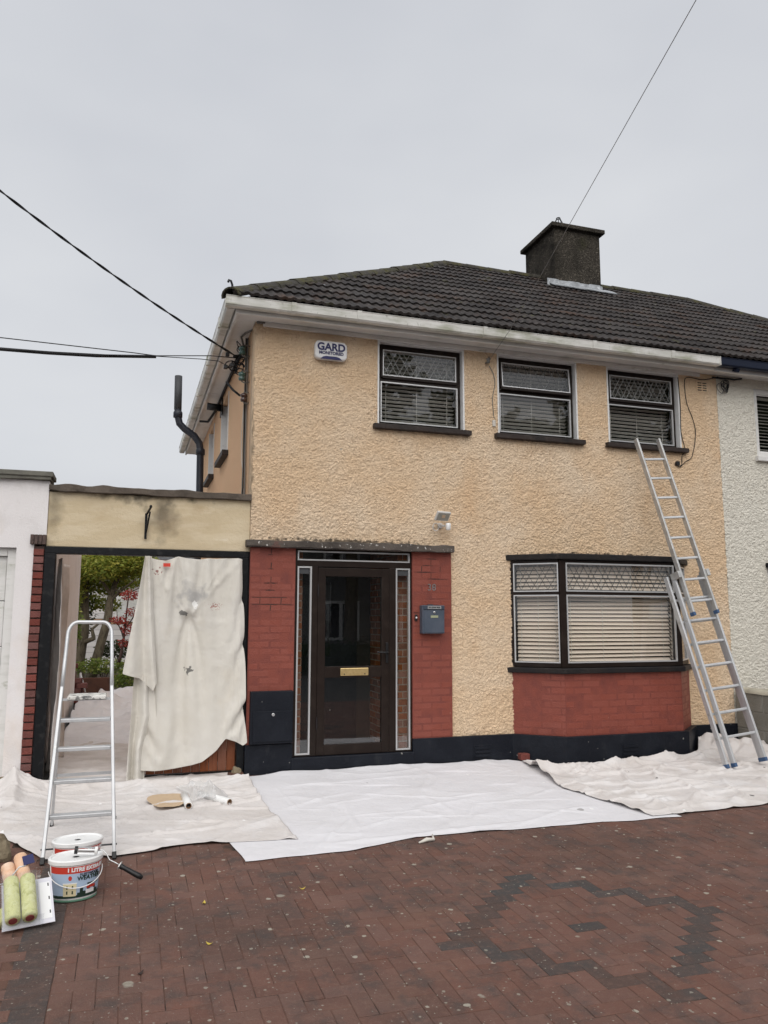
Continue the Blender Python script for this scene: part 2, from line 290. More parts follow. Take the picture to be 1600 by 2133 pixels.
mat('fence_wood', (.25, .165, .095), .85, rand=.15)
mat('rust_panel', (.115, .052, .035), .85, layers=(((.07, .035, .025), 6, .45, .7, 5),))
mat('soil', (.055, .042, .03), .98, bump=((20, .03, 'noise'),))
mat('pebble_grey', (.22, .215, .205), .95, layers=(((.28, .275, .26), 30, .5, .7, 4),), bump=((30, .03, 'lump'),))
mat('glass_green', (.045, .10, .085), .15, spec=.8)
mat('insul_brown', (.05, .022, .016), .2, spec=.7)
mat('cable_black', (.012, .012, .013), .6)
mat('cable_grey', (.16, .155, .145), .7)
mat('cable_white', (.55, .52, .47), .6)
mat('wire_steel', (.22, .22, .22), .5, metal=.4)
mat('leaf_yellow', (.55, .42, .08), .7)
glass_mat('window_glass', (.965, .97, .965), .045)
glass_mat('door_glass', (.95, .96, .96), .075)
glass_mat('clear_plastic', (.975, .98, .985), .035, .15)
def film_mat():
    m = bpy.data.materials.new('film_sheet'); m.use_nodes = True; t = m.node_tree; t.nodes.clear(); MATS['film_sheet'] = m
    o = t.nodes.new('ShaderNodeOutputMaterial'); a = t.nodes.new('ShaderNodeMixShader'); c = t.nodes.new('ShaderNodeMixShader')
    tr = t.nodes.new('ShaderNodeBsdfTransparent'); df = t.nodes.new('ShaderNodeBsdfDiffuse'); df.inputs[0].default_value = (.9, .9, .9, 1); gl = t.nodes.new('ShaderNodeBsdfGlossy'); gl.inputs['Roughness'].default_value = .18
    a.inputs[0].default_value = .38; t.links.new(tr.outputs[0], a.inputs[1]); t.links.new(df.outputs[0], a.inputs[2])
    c.inputs[0].default_value = .14; t.links.new(a.outputs[0], c.inputs[1]); t.links.new(gl.outputs[0], c.inputs[2]); t.links.new(c.outputs[0], o.inputs[0])
film_mat()
leaf_mat('leaf_green', (.17, .22, .03), (.30, .33, .05), (.44, .38, .07))
leaf_mat('leaf_dark', (.028, .042, .012), (.05, .07, .018), (.075, .095, .03))
leaf_mat('leaf_red', (.26, .03, .025), (.38, .05, .04), (.46, .10, .07))
leaf_mat('leaf_hedge', (.018, .036, .010), (.03, .055, .014), (.045, .075, .02))
leaf_mat('leaf_shrub', (.09, .14, .025), (.18, .24, .04), (.30, .29, .07))

# ------------------------------------------------------------------ mesh helpers
def wm(o):
    return ((wm(o.parent) @ o.matrix_parent_inverse) if o.parent else Matrix()) @ o.matrix_basis
def tag(o, label=None, cat=None, group=None, kind=None):
    if label: o['label'] = label
    if cat: o['category'] = cat
    if group: o['group'] = group
    if kind: o['kind'] = kind
    return o
def adopt(o, parent):
    o.parent = parent; o.matrix_parent_inverse = wm(parent).inverted()
def thing(name, loc, label, cat, group=None):
    o = bpy.data.objects.new(name, None); COL.objects.link(o); o.location = loc; o.empty_display_size = .1
    return tag(o, label, cat, group)
def link(name, me, m, parent=None, loc=(0, 0, 0), rot=None):
    o = bpy.data.objects.new(name, me); COL.objects.link(o)
    if m and not me.materials: me.materials.append(MATS[m])
    if rot is not None:
        o.matrix_basis = Matrix.Translation(loc) @ rot
    else: o.location = loc
    if parent: adopt(o, parent)
    return o

class MB:
    def __init__(s): s.v = []; s.f = []
    def add(s, vs, fs):
        n = len(s.v); s.v += [Vector(p) for p in vs]; s.f += [tuple(i+n for i in f) for f in fs]; return s
    def box(s, x0, x1, y0, y1, z0, z1):
        return s.add([(x0,y0,z0),(x1,y0,z0),(x1,y1,z0),(x0,y1,z0),(x0,y0,z1),(x1,y0,z1),(x1,y1,z1),(x0,y1,z1)],
                     [(0,3,2,1),(4,5,6,7),(0,1,5,4),(1,2,6,5),(2,3,7,6),(3,0,4,7)])
    def obox(s, M, x0, x1, y0, y1, z0, z1):
        c = MB().box(x0, x1, y0, y1, z0, z1); return s.add([M @ p for p in c.v], c.f)
    def beam(s, p0, p1, w, h, up=(0, 0, 1)):
        p0, p1 = Vector(p0), Vector(p1); d = (p1-p0).normalized(); sx = d.cross(Vector(up)).normalized(); su = sx.cross(d)
        vs = []
        for p in (p0, p1):
            for a, b in ((-1,-1),(1,-1),(1,1),(-1,1)): vs.append(p+sx*a*w/2+su*b*h/2)
        return s.add(vs, [(0,1,2,3),(7,6,5,4),(0,4,5,1),(1,5,6,2),(2,6,7,3),(3,7,4,0)])
    def tube(s, path, r, n=8, cap=True):
        path = [Vector(p) for p in path]; rs = r if isinstance(r, (list, tuple)) else [r]*len(path)
        t0 = (path[1]-path[0]).normalized(); ref = Vector((0, 0, 1)) if abs(t0.z) < .9 else Vector((1, 0, 0))
        nn = t0.cross(ref).normalized(); base = len(s.v)
        for i, p in enumerate(path):
            t = (path[min(i+1, len(path)-1)]-path[max(i-1, 0)]).normalized()
            nn = (nn-t*nn.dot(t)).normalized(); b = t.cross(nn)
            for k in range(n):
                a = 2*math.pi*k/n; s.v.append(p+(nn*math.cos(a)+b*math.sin(a))*rs[i])
        for i in range(len(path)-1):
            for k in range(n):
                a = base+i*n+k; b2 = base+i*n+(k+1) % n; s.f.append((a, b2, b2+n, a+n))
        if cap:
            s.f.append(tuple(base+k for k in reversed(range(n)))); s.f.append(tuple(base+(len(path)-1)*n+k for k in range(n)))
        return s
    def lathe(s, prof, c=(0, 0, 0), n=24, sx=1, sy=1, M=None, cap=True):
        base = len(s.v); c = Vector(c)
        for r, z in prof:
            for k in range(n):
                a = 2*math.pi*k/n; p = Vector((r*math.cos(a)*sx, r*math.sin(a)*sy, z))
                s.v.append((M @ p if M else p)+c)
        for i in range(len(prof)-1):
            for k in range(n):
                a = base+i*n+k; b = base+i*n+(k+1) % n; s.f.append((a, b, b+n, a+n))
        if cap:
            s.f.append(tuple(base+k for k in reversed(range(n)))); s.f.append(tuple(base+(len(prof)-1)*n+k for k in range(n)))
        return s
    def prism(s, poly, axis, a, b):
        n = len(poly); f = {'x': lambda p, t: (t, p[0], p[1]), 'y': lambda p, t: (p[0], t, p[1]), 'z': lambda p, t: (p[0], p[1], t)}[axis]
        return s.add([f(p, a) for p in poly]+[f(p, b) for p in poly],
                     [tuple(range(n)), tuple(range(2*n-1, n-1, -1))]+[(i, i+n, (i+1) % n+n, (i+1) % n) for i in range(n)])
    def sheet(s, P, nu, nv):
        base = len(s.v)
        for j in range(nv+1):
            for i in range(nu+1): s.v.append(Vector(P(i/nu, j/nv)))
        for j in range(nv):
            for i in range(nu):
                a = base+j*(nu+1)+i; s.f.append((a, a+1, a+nu+2, a+nu+1))
        return s
    def mesh(s, name, smooth=False, fix=True):
        me = bpy.data.meshes.new(name); me.from_pydata([tuple(p) for p in s.v], [], s.f)
        if fix:
            bm = bmesh.new(); bm.from_mesh(me); bmesh.ops.recalc_face_normals(bm, faces=bm.faces); bm.to_mesh(me); bm.free()
        if smooth: me.polygons.foreach_set('use_smooth', [True]*len(me.polygons))
        me.update(); return me
    def build(s, name, m, parent=None, smooth=False, bevel=0, label=None, cat=None, group=None, kind=None, auto=None, solid=0, fix=True, sub=0):
        lo = Vector((min(p.x for p in s.v), min(p.y for p in s.v), min(p.z for p in s.v)))
        hi = Vector((max(p.x for p in s.v), max(p.y for p in s.v), max(p.z for p in s.v)))
        c = Vector(((lo.x+hi.x)/2, (lo.y+hi.y)/2, lo.z)); s.v = [p-c for p in s.v]
        o = link(name, s.mesh(name, smooth, fix), m, parent, c)
        if solid:
            k = o.modifiers.new('solid', 'SOLIDIFY'); k.thickness = solid; k.offset = 0
        if bevel:
            k = o.modifiers.new('bevel', 'BEVEL'); k.width = bevel; k.segments = 2; k.limit_method = 'ANGLE'; k.harden_normals = False
        if sub:
            k = o.modifiers.new('sub', 'SUBSURF'); k.levels = sub; k.render_levels = sub
        return tag(o, label, cat, group, kind)

def walls(xs, zs, holes, y0, y1, axis='y'):
    """slab between y0 (front) and y1 with rectangular holes (x0,x1,z0,z1); axis 'x' builds it in the yz plane"""
    X = sorted(set([xs[0], xs[1]]+[h[i] for h in holes for i in (0, 1)])); Z = sorted(set([zs[0], zs[1]]+[h[i] for h in holes for i in (2, 3)]))
    X = [x for x in X if xs[0] <= x <= xs[1]]; Z = [z for z in Z if zs[0] <= z <= zs[1]]
    solid = lambda i, j: 0 <= i < len(X)-1 and 0 <= j < len(Z)-1 and not any(h[0]-1e-6 <= X[i] and X[i+1] <= h[1]+1e-6 and h[2]-1e-6 <= Z[j] and Z[j+1] <= h[3]+1e-6 for h in holes)
    b = MB(); P = (lambda x, y, z: (x, y, z)) if axis == 'y' else (lambda x, y, z: (y, x, z))
    for i in range(len(X)-1):
        for j in range(len(Z)-1):
            if not solid(i, j): continue
            a, c, d, e = X[i], X[i+1], Z[j], Z[j+1]
            b.add([P(a,y0,d),P(c,y0,d),P(c,y0,e),P(a,y0,e)], [(0,1,2,3)]); b.add([P(a,y1,d),P(c,y1,d),P(c,y1,e),P(a,y1,e)], [(3,2,1,0)])
            if not solid(i-1, j): b.add([P(a,y0,d),P(a,y1,d),P(a,y1,e),P(a,y0,e)], [(3,2,1,0)])
            if not solid(i+1, j): b.add([P(c,y0,d),P(c,y1,d),P(c,y1,e),P(c,y0,e)], [(0,1,2,3)])
            if not solid(i, j-1): b.add([P(a,y0,d),P(c,y0,d),P(c,y1,d),P(a,y1,d)], [(3,2,1,0)])
            if not solid(i, j+1): b.add([P(a,y0,e),P(c,y0,e),P(c,y1,e),P(a,y1,e)], [(0,1,2,3)])
    bm = bmesh.new(); me = b.mesh('w', fix=False); bm.from_mesh(me); bmesh.ops.remove_doubles(bm, verts=bm.verts, dist=1e-5); bmesh.ops.recalc_face_normals(bm, faces=bm.faces)
    o = MB(); bm.verts.ensure_lookup_table(); o.v = [v.co.copy() for v in bm.verts]; o.f = [tuple(v.index for v in f.verts) for f in bm.faces]; bm.free()
    return o

def rough_skin(xs, zs, holes, step=.0082, amp=.0175, seed=0):
    """thrown roughcast as real relief on the plane y = 0, facing -y"""
    X = sorted(set([xs[0], xs[1]]+[h[i] for h in holes for i in (0, 1)])); Z = sorted(set([zs[0], zs[1]]+[h[i] for h in holes for i in (2, 3)]))
    X = [x for x in X if xs[0] <= x <= xs[1]]; Z = [z for z in Z if zs[0] <= z <= zs[1]]
    def fill(a):
        o = []
        for p, q in zip(a, a[1:]):
            n = max(1, round((q-p)/step)); o += [p+(q-p)*i/n for i in range(n)]
        return o+[a[-1]]
    X, Z = fill(X), fill(Z); nx = len(X); b = MB(); nn = noise.noise; idx = {}
    inside = lambda x, z: any(h[0] < x < h[1] and h[2] < z < h[3] for h in holes)
    for j in range(len(Z)-1):
        zc = (Z[j]+Z[j+1])/2
        hz = [h for h in holes if h[2] < zc < h[3]]
        for i in range(nx-1):
            xc = (X[i]+X[i+1])/2
            if any(h[0] < xc < h[1] for h in hz): continue
            q = []
            for ii, jj in ((i, j), (i+1, j), (i+1, j+1), (i, j+1)):
                k = jj*nx+ii
                if k not in idx:
                    x, z = X[ii], Z[jj]
                    w = nn(Vector((x*9, z*9, seed)))*.5
                    h = max(0, .85-noise.voronoi(Vector((x*38+w, z*46, seed+2)))[0][0])*.85+abs(nn(Vector((x*34+w, z*40, seed+3))))*.55+abs(nn(Vector((x*72, z*80+w, seed+5))))*.65+.28*nn(Vector((x*13, z*13, seed+8)))-.12
                    h = min(h, 1.15)
                    edge = any((h_[0]-.002 <= x <= h_[1]+.002 and h_[2]-.002 <= z <= h_[3]+.002) for h_ in holes)
                    jx = .0028*nn(Vector((x*83, z*83, 1.7))); jz = .0028*nn(Vector((x*83, z*83, 7.7)))
                    if edge: h *= .15; jx = jz = 0
                    idx[k] = len(b.v); b.v.append(Vector((x+jx, -.001-amp*h, z+jz)))
                q.append(idx[k])
            b.f.append(tuple(q))
    return b
def fbm(x, y, z=0, o=4): return noise.fractal(Vector((x, y, z)), 1.0, 2.0, o)
def ridge(x, y, z=0): return 1-abs(noise.noise(Vector((x, y, z))))*2
def interp(pl, t):
    L = [(Vector(b)-Vector(a)).length for a, b in zip(pl, pl[1:])]; T = sum(L)*min(max(t, 0), 1)
    for (a, b), l in zip(zip(pl, pl[1:]), L):
        if T <= l+1e-9: return Vector(a).lerp(Vector(b), T/l if l else 0)
        T -= l
    return Vector(pl[-1])
def coons(bottom, top, left, right):
    def f(u, v):
        b, t, l, r = interp(bottom, u), interp(top, u), interp(left, v), interp(right, v)
        c00, c10, c01, c11 = Vector(bottom[0]), Vector(bottom[-1]), Vector(top[0]), Vector(top[-1])
        return b*(1-v)+t*v+l*(1-u)+r*u-(c00*(1-u)*(1-v)+c10*u*(1-v)+c01*(1-u)*v+c11*u*v)
    return f
def text_mb(body, size, extrude=.0015, bold=.0, sx=1):
    cu = bpy.data.curves.new('t', 'FONT'); cu.body = body; cu.size = size; cu.extrude = extrude; cu.offset = bold; cu.align_x = 'CENTER'; cu.align_y = 'CENTER'; cu.resolution_u = 4
    o = bpy.data.objects.new('t', cu); COL.objects.link(o); bpy.context.view_layer.update()
    me = bpy.data.meshes.new_from_object(o.evaluated_get(bpy.context.evaluated_depsgraph_get()))
    b = MB(); b.v = [Vector((v.co.x*sx, v.co.y, v.co.z)) for v in me.vertices]; b.f = [tuple(p.vertices) for p in me.polygons]
    bpy.data.objects.remove(o); bpy.data.curves.remove(cu); bpy.data.meshes.remove(me); return b
def put_text(body, size, M, m, parent, bold=0, sx=1, name='lettering', bend=None):
    b = text_mb(body, size, bold=bold, sx=sx); b.v = [bend(p) if bend else M @ p for p in b.v]
    return b.build(name, m, parent, fix=False)
FACE = Matrix(((1,0,0,0),(0,0,-1,0),(0,1,0,0),(0,0,0,1)))    # text xy -> wall xz, facing -y
G0, GS = -.13, .031
def gz(y): return G0+GS*max(min(y, 0), -9.5)

# ------------------------------------------------------------------ ground
b = MB()
ys = [(-500, -.52), (-60, -.50), (-9.6, -.475), (-.2, -.185), (.0, -.18), (40, -.18), (500, -.2)]
for (ya, za), (yb, zb) in zip(ys, ys[1:]): b.add([(-500, ya, za), (500, ya, za), (500, yb, zb), (-500, yb, zb)], [(0, 1, 2, 3)])
b.build('ground', 'asphalt', kind='structure', label='dark ground under and around the driveway')

# driveway: herringbone block paving
drive = MB().box(-3.2, 9, -9.5, -.02, -.05, -.0032)
SL = math.atan(GS); DM = Matrix.Translation((0, 0, G0)) @ Matrix.Rotation(SL, 4, 'X')
dm = drive.mesh('driveway'); driveway = bpy.data.objects.new('driveway', dm); COL.objects.link(driveway); dm.materials.append(MATS['joint_sand'])
driveway.matrix_basis = DM; tag(driveway, 'red herringbone block driveway with charcoal edging and diamond inlay', kind='structure')
def paver_v(w, h, j=.0017, c=.0024, d=.03):
    x, y = w/2-j, h/2-j
    return ([(-x,-y,-d),(x,-y,-d),(x,y,-d),(-x,y,-d),(-x,-y,-c),(x,-y,-c),(x,y,-c),(-x,y,-c),(-x+c,-y+c,0),(x-c,-y+c,0),(x-c,y-c,0),(-x+c,y-c,0)],
            [(0,1,5,4),(1,2,6,5),(2,3,7,6),(3,0,4,7),(4,5,9,8),(5,6,10,9),(6,7,11,10),(7,4,8,11),(8,9,10,11)])
BX0 = -1.475
pav = []      # (cx, cy, w, h, grey)
DCX, DCY = 1.38, -4.25
ni, nj = int((9-BX0)/.1), int(9.3/.1)
for i in range(ni):
    for j in range(nj):
        k = (i-j) % 4; x, y = BX0+i*.1, -9.4+j*.1
        if k == 0:
            q = (x+.1, y+.05, .2, .1) if i+1 < ni else (x+.05, y+.05, .1, .1)
        elif k == 1:
            if i > 0: continue
            q = (x+.05, y+.05, .1, .1)
        elif k == 2:
            if j > 0: continue
            q = (x+.05, y+.05, .1, .1)
        else:
            q = (x+.05, y+.1, .1, .2) if j+1 < nj else (x+.05, y+.05, .1, .1)
        d = abs(q[0]-DCX)+abs(q[1]-DCY)
        pav.append((*q, (.74 < d < .93 and random.random() < .93) or d < .07))
for j in range(93): pav.append((BX0-.1, -9.4+j*.1+.05, .2, .1, True))
for j in range(93):
    for i in range(7): pav.append((BX0-.25-i*.2-(.1 if j % 2 else 0)+.0, -9.4+j*.1+.05, .2, .1, False))
# the cloth hides all behind its front edge
def covered(x, y):
    fr = [(-3.2,-1.2),(-2.05,-1.6),(-1.69,-2.25),(-.65,-2.16),(-.38,-2.6),(.355,-2.6),(.97,-2.42),(3.33,-2.46),(4.35,-2.38),(9,-2.2)]
    for (xa, ya), (xb, yb) in zip(fr, fr[1:]):
        if xa <= x <= xb: return y > ya+(yb-ya)*(x-xa)/(xb-xa)+.1
    return False
scored = []
for q in pav:
    if covered(q[0], q[1]): continue
    p = project(DM @ Vector((q[0], q[1], 0)))
    vis = p and -10 < p[0] < 1610 and p[1] < 2145
    scored.append((p[2] if vis else 1e3, random.random(), q))
scored.sort()
shared = {}
masses = {True: MB(), False: MB()}
for n, (dist, _, q) in enumerate(scored):
    tz = random.uniform(-.0015, .0012); rx, ry = random.gauss(0, .005), random.gauss(0, .005); rz = random.gauss(0, .004)
    L = Matrix.Translation((q[0], q[1], tz)) @ Matrix.Rotation(rx, 4, 'X') @ Matrix.Rotation(ry, 4, 'Y') @ Matrix.Rotation(rz, 4, 'Z')
    if n < 300 and dist < 900:
        key = (q[2], q[3], q[4])
        if key not in shared:
            mb = MB().add(*paver_v(q[2], q[3])); shared[key] = mb.mesh('paver'); shared[key].materials.append(MATS['paver_grey' if q[4] else 'paver_red'])
        o = bpy.data.objects.new('paver', shared[key]); COL.objects.link(o); o.parent = driveway; o.matrix_basis = L
    else:
        vs, fs = paver_v(q[2], q[3]); masses[q[4]].add([L @ Vector(v) for v in vs], fs)
for g, mb in masses.items():
    me = mb.mesh('pavers'); me.materials.append(MATS['paver_grey_mass' if g else 'paver_red_mass'])
    o = bpy.data.objects.new('pavers', me); COL.objects.link(o); o.parent = driveway; o['kind'] = 'stuff'

# ------------------------------------------------------------------ the house
HX = 6.18
house = thing('semi_detached_house', (3, 3.5, -.15), 'peach roughcast house with red painted brick porch and bay window', 'house')
W = [(1.413, 2.5), (2.934, 4.04), (4.473, 5.577)]; WZ0, WZ1 = 3.65, 4.662
FH = [(a, c, WZ0, WZ1) for a, c in W]
wallmb = walls((0, HX), (-.3, 4.75), FH+[(.489, 1.819, -.3, 2.2), (3.1, 5.47, .9, 2.14)], .004, .25)
sk = rough_skin((0, HX), (.14, 4.72), FH+[(0, 2.294, .14, 2.21), (3.09, 5.48, .14, 2.15)]); wallmb.add(sk.v, sk.f)
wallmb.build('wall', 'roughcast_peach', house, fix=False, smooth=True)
SW = [(2.3, 3.15, 3.72, 4.56), (4.2, 5.0, 3.72, 4.56)]
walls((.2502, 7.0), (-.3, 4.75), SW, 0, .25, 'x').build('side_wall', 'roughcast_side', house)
MB().box(0, HX, 7.0, 7.25, -.3, 4.75).build('rear_wall', 'roughcast_side', house)
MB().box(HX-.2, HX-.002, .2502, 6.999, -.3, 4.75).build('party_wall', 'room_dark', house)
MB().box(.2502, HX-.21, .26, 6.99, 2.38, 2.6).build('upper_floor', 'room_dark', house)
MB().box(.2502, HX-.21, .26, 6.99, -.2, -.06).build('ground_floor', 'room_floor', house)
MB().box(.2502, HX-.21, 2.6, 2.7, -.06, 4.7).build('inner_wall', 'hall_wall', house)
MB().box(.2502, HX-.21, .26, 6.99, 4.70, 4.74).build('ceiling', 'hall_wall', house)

# plinth
MB().prism([(1.819,-.05),(3.03,-.05),(3.48,-.45),(5.115,-.45),(5.555,-.05),(HX,-.05),(HX,-.001),(1.819,-.001)], 'z', -.3, .151).build('plinth', 'navy_plinth', house, bevel=.006)
MB().box(-.01, .485, -.05, -.001, -.3, .165).build('plinth', 'navy_plinth', house, bevel=.006)
MB().box(.47, 1.835, -.06, .08, -.3, .015).build('doorstep', 'navy_plinth', house, bevel=.008)
for x, y in ((2.645, -.05), (4.30, -.45)):
    v = MB().box(x-.11, x+.11, y-.006, y+.002, -.09, .05).build('air_brick', 'navy_plinth', house, bevel=.003)
    for r in range(3): MB().box(x-.095, x+.095, y-.016, y-.004, -.075+r*.042, -.052+r*.042).build('louvre', 'navy_plinth', v)

# painted brickwork
brick_cache = {}
def brick_me(w, h, d=.03, c=.007, m='red_paint'):
    k = (round(w, 3), h, d, c, m)
    if k not in brick_cache:
        x, z = w/2, h/2
        mb = MB().add([(-x,0,-z),(x,0,-z),(x,0,z),(-x,0,z),(-x,-d+c,-z),(x,-d+c,-z),(x,-d+c,z),(-x,-d+c,z),(-x+c,-d,-z+c),(x-c,-d,-z+c),(x-c,-d,z-c),(-x+c,-d,z-c)],
                      [(0,1,5,4),(1,2,6,5),(2,3,7,6),(3,0,4,7),(4,5,9,8),(5,6,10,9),(6,7,11,10),(7,4,8,11),(8,9,10,11)])
        brick_cache[k] = mb.mesh('brick'); brick_cache[k].materials.append(MATS[m])
    return brick_cache[k]
def brickwork(parent, M, width, z0, z1, m='red_paint', joint=.010, course=.0755, d=.03, L=.225, jit=.0012, off=0):
    n = round((z1-z0)/course); ch = (z1-z0)/n
    for r in range(n):
        x = -L/2 if (r+off) % 2 else 0.0
        while x < width-.002:
            a, e = max(x, 0), min(x+L, width)
            if e-a > .03:
                M2 = M @ Matrix.Translation(((a+e)/2, random.uniform(-jit, jit), z0+(r+.5)*ch)) @ Matrix.Rotation(random.gauss(0, .004), 4, 'Y')
                o = bpy.data.objects.new('brick', brick_me(e-a-(joint if e < width else joint/2), round(ch-joint, 4), d, .007, m)); COL.objects.link(o)
                o.matrix_basis = M2; adopt(o, parent)
            x += L
def T(x, y, z=0): return Matrix.Translation((x, y, z))
pl = MB().box(.0, .487, -.0323, -.001, .165, 2.2).build('brick_pillar', 'red_joint', house)
brickwork(pl, T(0, -.003), .487, .165, 2.2, off=1)
pr = MB().box(1.821, 2.294, -.0323, -.001, .151, 2.2).build('brick_pillar', 'red_joint', house)
brickwork(pr, T(1.821, -.003), .473, .151, 2.2)
# mortar fallen out of the upper joints
def joints(parent, z0, n, vs, hs_, x_off):
    ch = (2.2-z0)/n
    for r, x in vs:
        z = z0+r*ch+ch/2; w = random.uniform(.003, .006); MB().prism([(x_off+x-w, z-.03), (x_off+x+w*.6, z-.026), (x_off+x+w, z+.028), (x_off+x-w*.5, z+.031)], 'y', -.0342, -.0308).build('open_joint', 'open_joint', parent)
    for r, x0, x1 in hs_:
        z = z0+r*ch; N = 9
        top = [(x_off+x0+(x1-x0)*i/N, z+random.uniform(.001, .006)*math.sin(math.pi*min(1, max(.08, i/N)))) for i in range(N+1)]; bot = [(x_off+x0+(x1-x0)*i/N, z-random.uniform(.001, .005)) for i in range(N, -1, -1)]
        MB().prism(bot[::-1]+top[::-1], 'y', -.0342, -.0308).build('open_joint', 'open_joint', parent)
n27 = round((2.2-.165)/.0755); n28 = round((2.2-.151)/.0755)
joints(pl, .165, n27, ((n27-1, .225), (n27-3, .225), (n27-5, .225), (n27-9, .225), (n27-8, .1125), (n27-8, .3375)),
       ((n27-3, .19, .25), (n27-5, .15, .30), (n27-6, .17, .27), (n27-7, .03, .40), (n27-8, .03, .46), (n27-1, .19, .24)), 0)
joints(pr, .151, n28, ((n28-2, .225), (n28-4, .225), (n28-3, .1125), (n28-3, .3375)), ((n28-2, .12, .25), (n28-3, .02, .28), (n28-4, .19, .42), (n28-1, .17, .29), (n28-9, .01, .08)), 1.821)
cp = MB()
def wavy_box(x0, x1, y0, y1, z0, z1, n, amp, seed):
    def ring(x):
        j = lambda k: amp*noise.noise(Vector((x*6, k*3.3, seed)))
        return [(x, y0+j(1), z0+j(2)), (x, y1, z0), (x, y1, z1+j(3)), (x, y0+j(4), z1+j(5))]
    b = MB(); vs = []; fs = []
    for i in range(n+1): vs += ring(x0+(x1-x0)*i/n)
    for i in range(n):
        for k in range(4): fs.append((i*4+k, i*4+(k+1) % 4, i*4+4+(k+1) % 4, i*4+4+k))
    fs += [(3, 2, 1, 0), (n*4, n*4+1, n*4+2, n*4+3)]
    return b.add(vs, fs)
wavy_box(-.052, 2.305, -.115, -.001, 2.2, 2.275, 60, .014, 1).build('porch_coping', 'coping_grey', house, bevel=.006)

# porch: aluminium door screen
PF = .02
porch = MB()
def bar(mb, x0, x1, z0, z1, y0=PF-.03, y1=PF+.04): mb.box(x0, x1, y0, y1, z0, z1)
for a in ((.49, .515, .017, 2.2), (.51, 1.818, 2.18, 2.199), (1.798, 1.818, .017, 2.18), (.515, 1.798, 2.01, 2.075), (.515, 1.798, .017, .035), (.672, .742, .035, 2.01), (1.556, 1.632, .035, 2.01)): bar(porch, *a)
scr = porch.build('door_screen', 'brown_frame', house, bevel=.003)
def glazed(parent, x0, x1, z0, z1, y, bead=.014, gm='door_glass', silver='silver_bead', bd=.012, M=None):
    """pane with a glazing bead all round, in a plane of constant y (or in the frame M)"""
    A = M if M is not None else Matrix()
    pb = MB(); pb.obox(A, x0+.002, x1-.002, y, y+.005, z0+.002, z1-.002); pb.build('pane', gm, parent)
    if silver:
        q = MB()
        q.obox(A, x0, x1, y-bd, y-.001, z0, z0+bead); q.obox(A, x0, x1, y-bd, y-.001, z1-bead, z1)
        q.obox(A, x0, x0+bead, y-bd, y-.001, z0+bead, z1-bead); q.obox(A, x1-bead, x1, y-bd, y-.001, z0+bead, z1-bead)
        q.build('glazing_bead', silver, parent)
glazed(scr, .515, 1.798, 2.075, 2.18, PF-.012, .014, bd=.02)
glazed(scr, .515, .672, .035, 2.01, PF-.012, .017, bd=.024)
glazed(scr, 1.632, 1.798, .035, 2.01, PF-.012, .016, bd=.024)
for x0, x1 in ((.54, .648), (1.655, 1.776)): MB().box(x0, x1, PF-.02, PF-.014, 1.93, 1.985).build('vent_strip', 'pipe_grey', scr)
leaf = MB()
for a in ((.744, .828, .02, 2.0), (1.466, 1.553, .02, 2.0), (.828, 1.466, 1.908, 2.0), (.828, 1.466, .822, .94), (.828, 1.466, .02, .125)): leaf.box(a[0], a[1], PF-.035, PF+.02, a[2], a[3])
door = leaf.build('front_door', 'brown_frame', house, bevel=.004)
glazed(door, .828, 1.466, .94, 1.908, PF-.012, silver=None); glazed(door, .828, 1.466, .125, .822, PF-.012, silver=None)
MB().box(.998, 1.312, PF-.05, PF-.036, .842, .922).build('letter_plate', 'brass', door, bevel=.005)
for x in (1.04, 1.27): MB().lathe([(.007, 0), (.007, .004), (.004, .006)], (x, PF-.05, .858), 10, M=Matrix.Rotation(R(90), 3, 'X')).build('screw', 'black_plastic', door)
MB().box(1.512, 1.54, PF-.05, PF-.036, .97, 1.19).build('handle_plate', 'black_plastic', door, bevel=.005)
MB().tube([(1.526, PF-.05, 1.085), (1.526, PF-.085, 1.085), (1.515, PF-.092, 1.085), (1.40, PF-.09, 1.088)], .009).build('handle', 'black_plastic', door, smooth=True)
for z in (.35, 1.75): MB().box(.737, .751, PF-.05, PF-.034, z-.06, z+.06).build('hinge', 'brown_dark', door, bevel=.003)
# porch interior
pin = MB().box(.30, .60, .14, 1.30, -.06, 2.35).build('porch_wall', 'pale_mortar', house)
MB().box(1.71, 2.0, .14, 1.30, -.06, 2.35).build('porch_wall', 'pale_mortar', house)
mb = MB()
for r in range(30):
    z0, z1 = -.05+r*.077+.006, -.05+r*.077+.069
    y = .14+(-.1 if r % 2 else 0)
    while y < 1.28:
        a, e = max(y, .14), min(y+.2, 1.28)
        if e-a > .03:
            mb.box(1.704, 1.712, a+.006, e-.006, z0, z1); mb.box(.598, .606, a+.006, e-.006, z0, z1)
        y += .212
    k = .055 if r % 2 else .0
    for x0, x1 in ((.49, .545+k), (.545+k, .605), (1.704, 1.765-k), (1.765-k, 1.82)):
        if x1-x0 > .015: mb.box(x0+.005, x1-.005, .133, .142, z0, z1)
tag(mb.build('porch_brickwork', 'porch_brick', house), kind='stuff')
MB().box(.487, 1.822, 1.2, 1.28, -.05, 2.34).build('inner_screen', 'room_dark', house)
ind = MB().box(.76, 1.52, 1.16, 1.198, -.04, 2.02).build('inner_door', 'navy_plinth', house, bevel=.005)
MB().box(.80, 1.18, 1.15, 1.159, 1.0, 1.9).build('pane', 'door_glass', ind)
MB().box(.487, 1.822, .081, 1.2, -.055, -.01).build('porch_floor', 'navy_plinth', house)
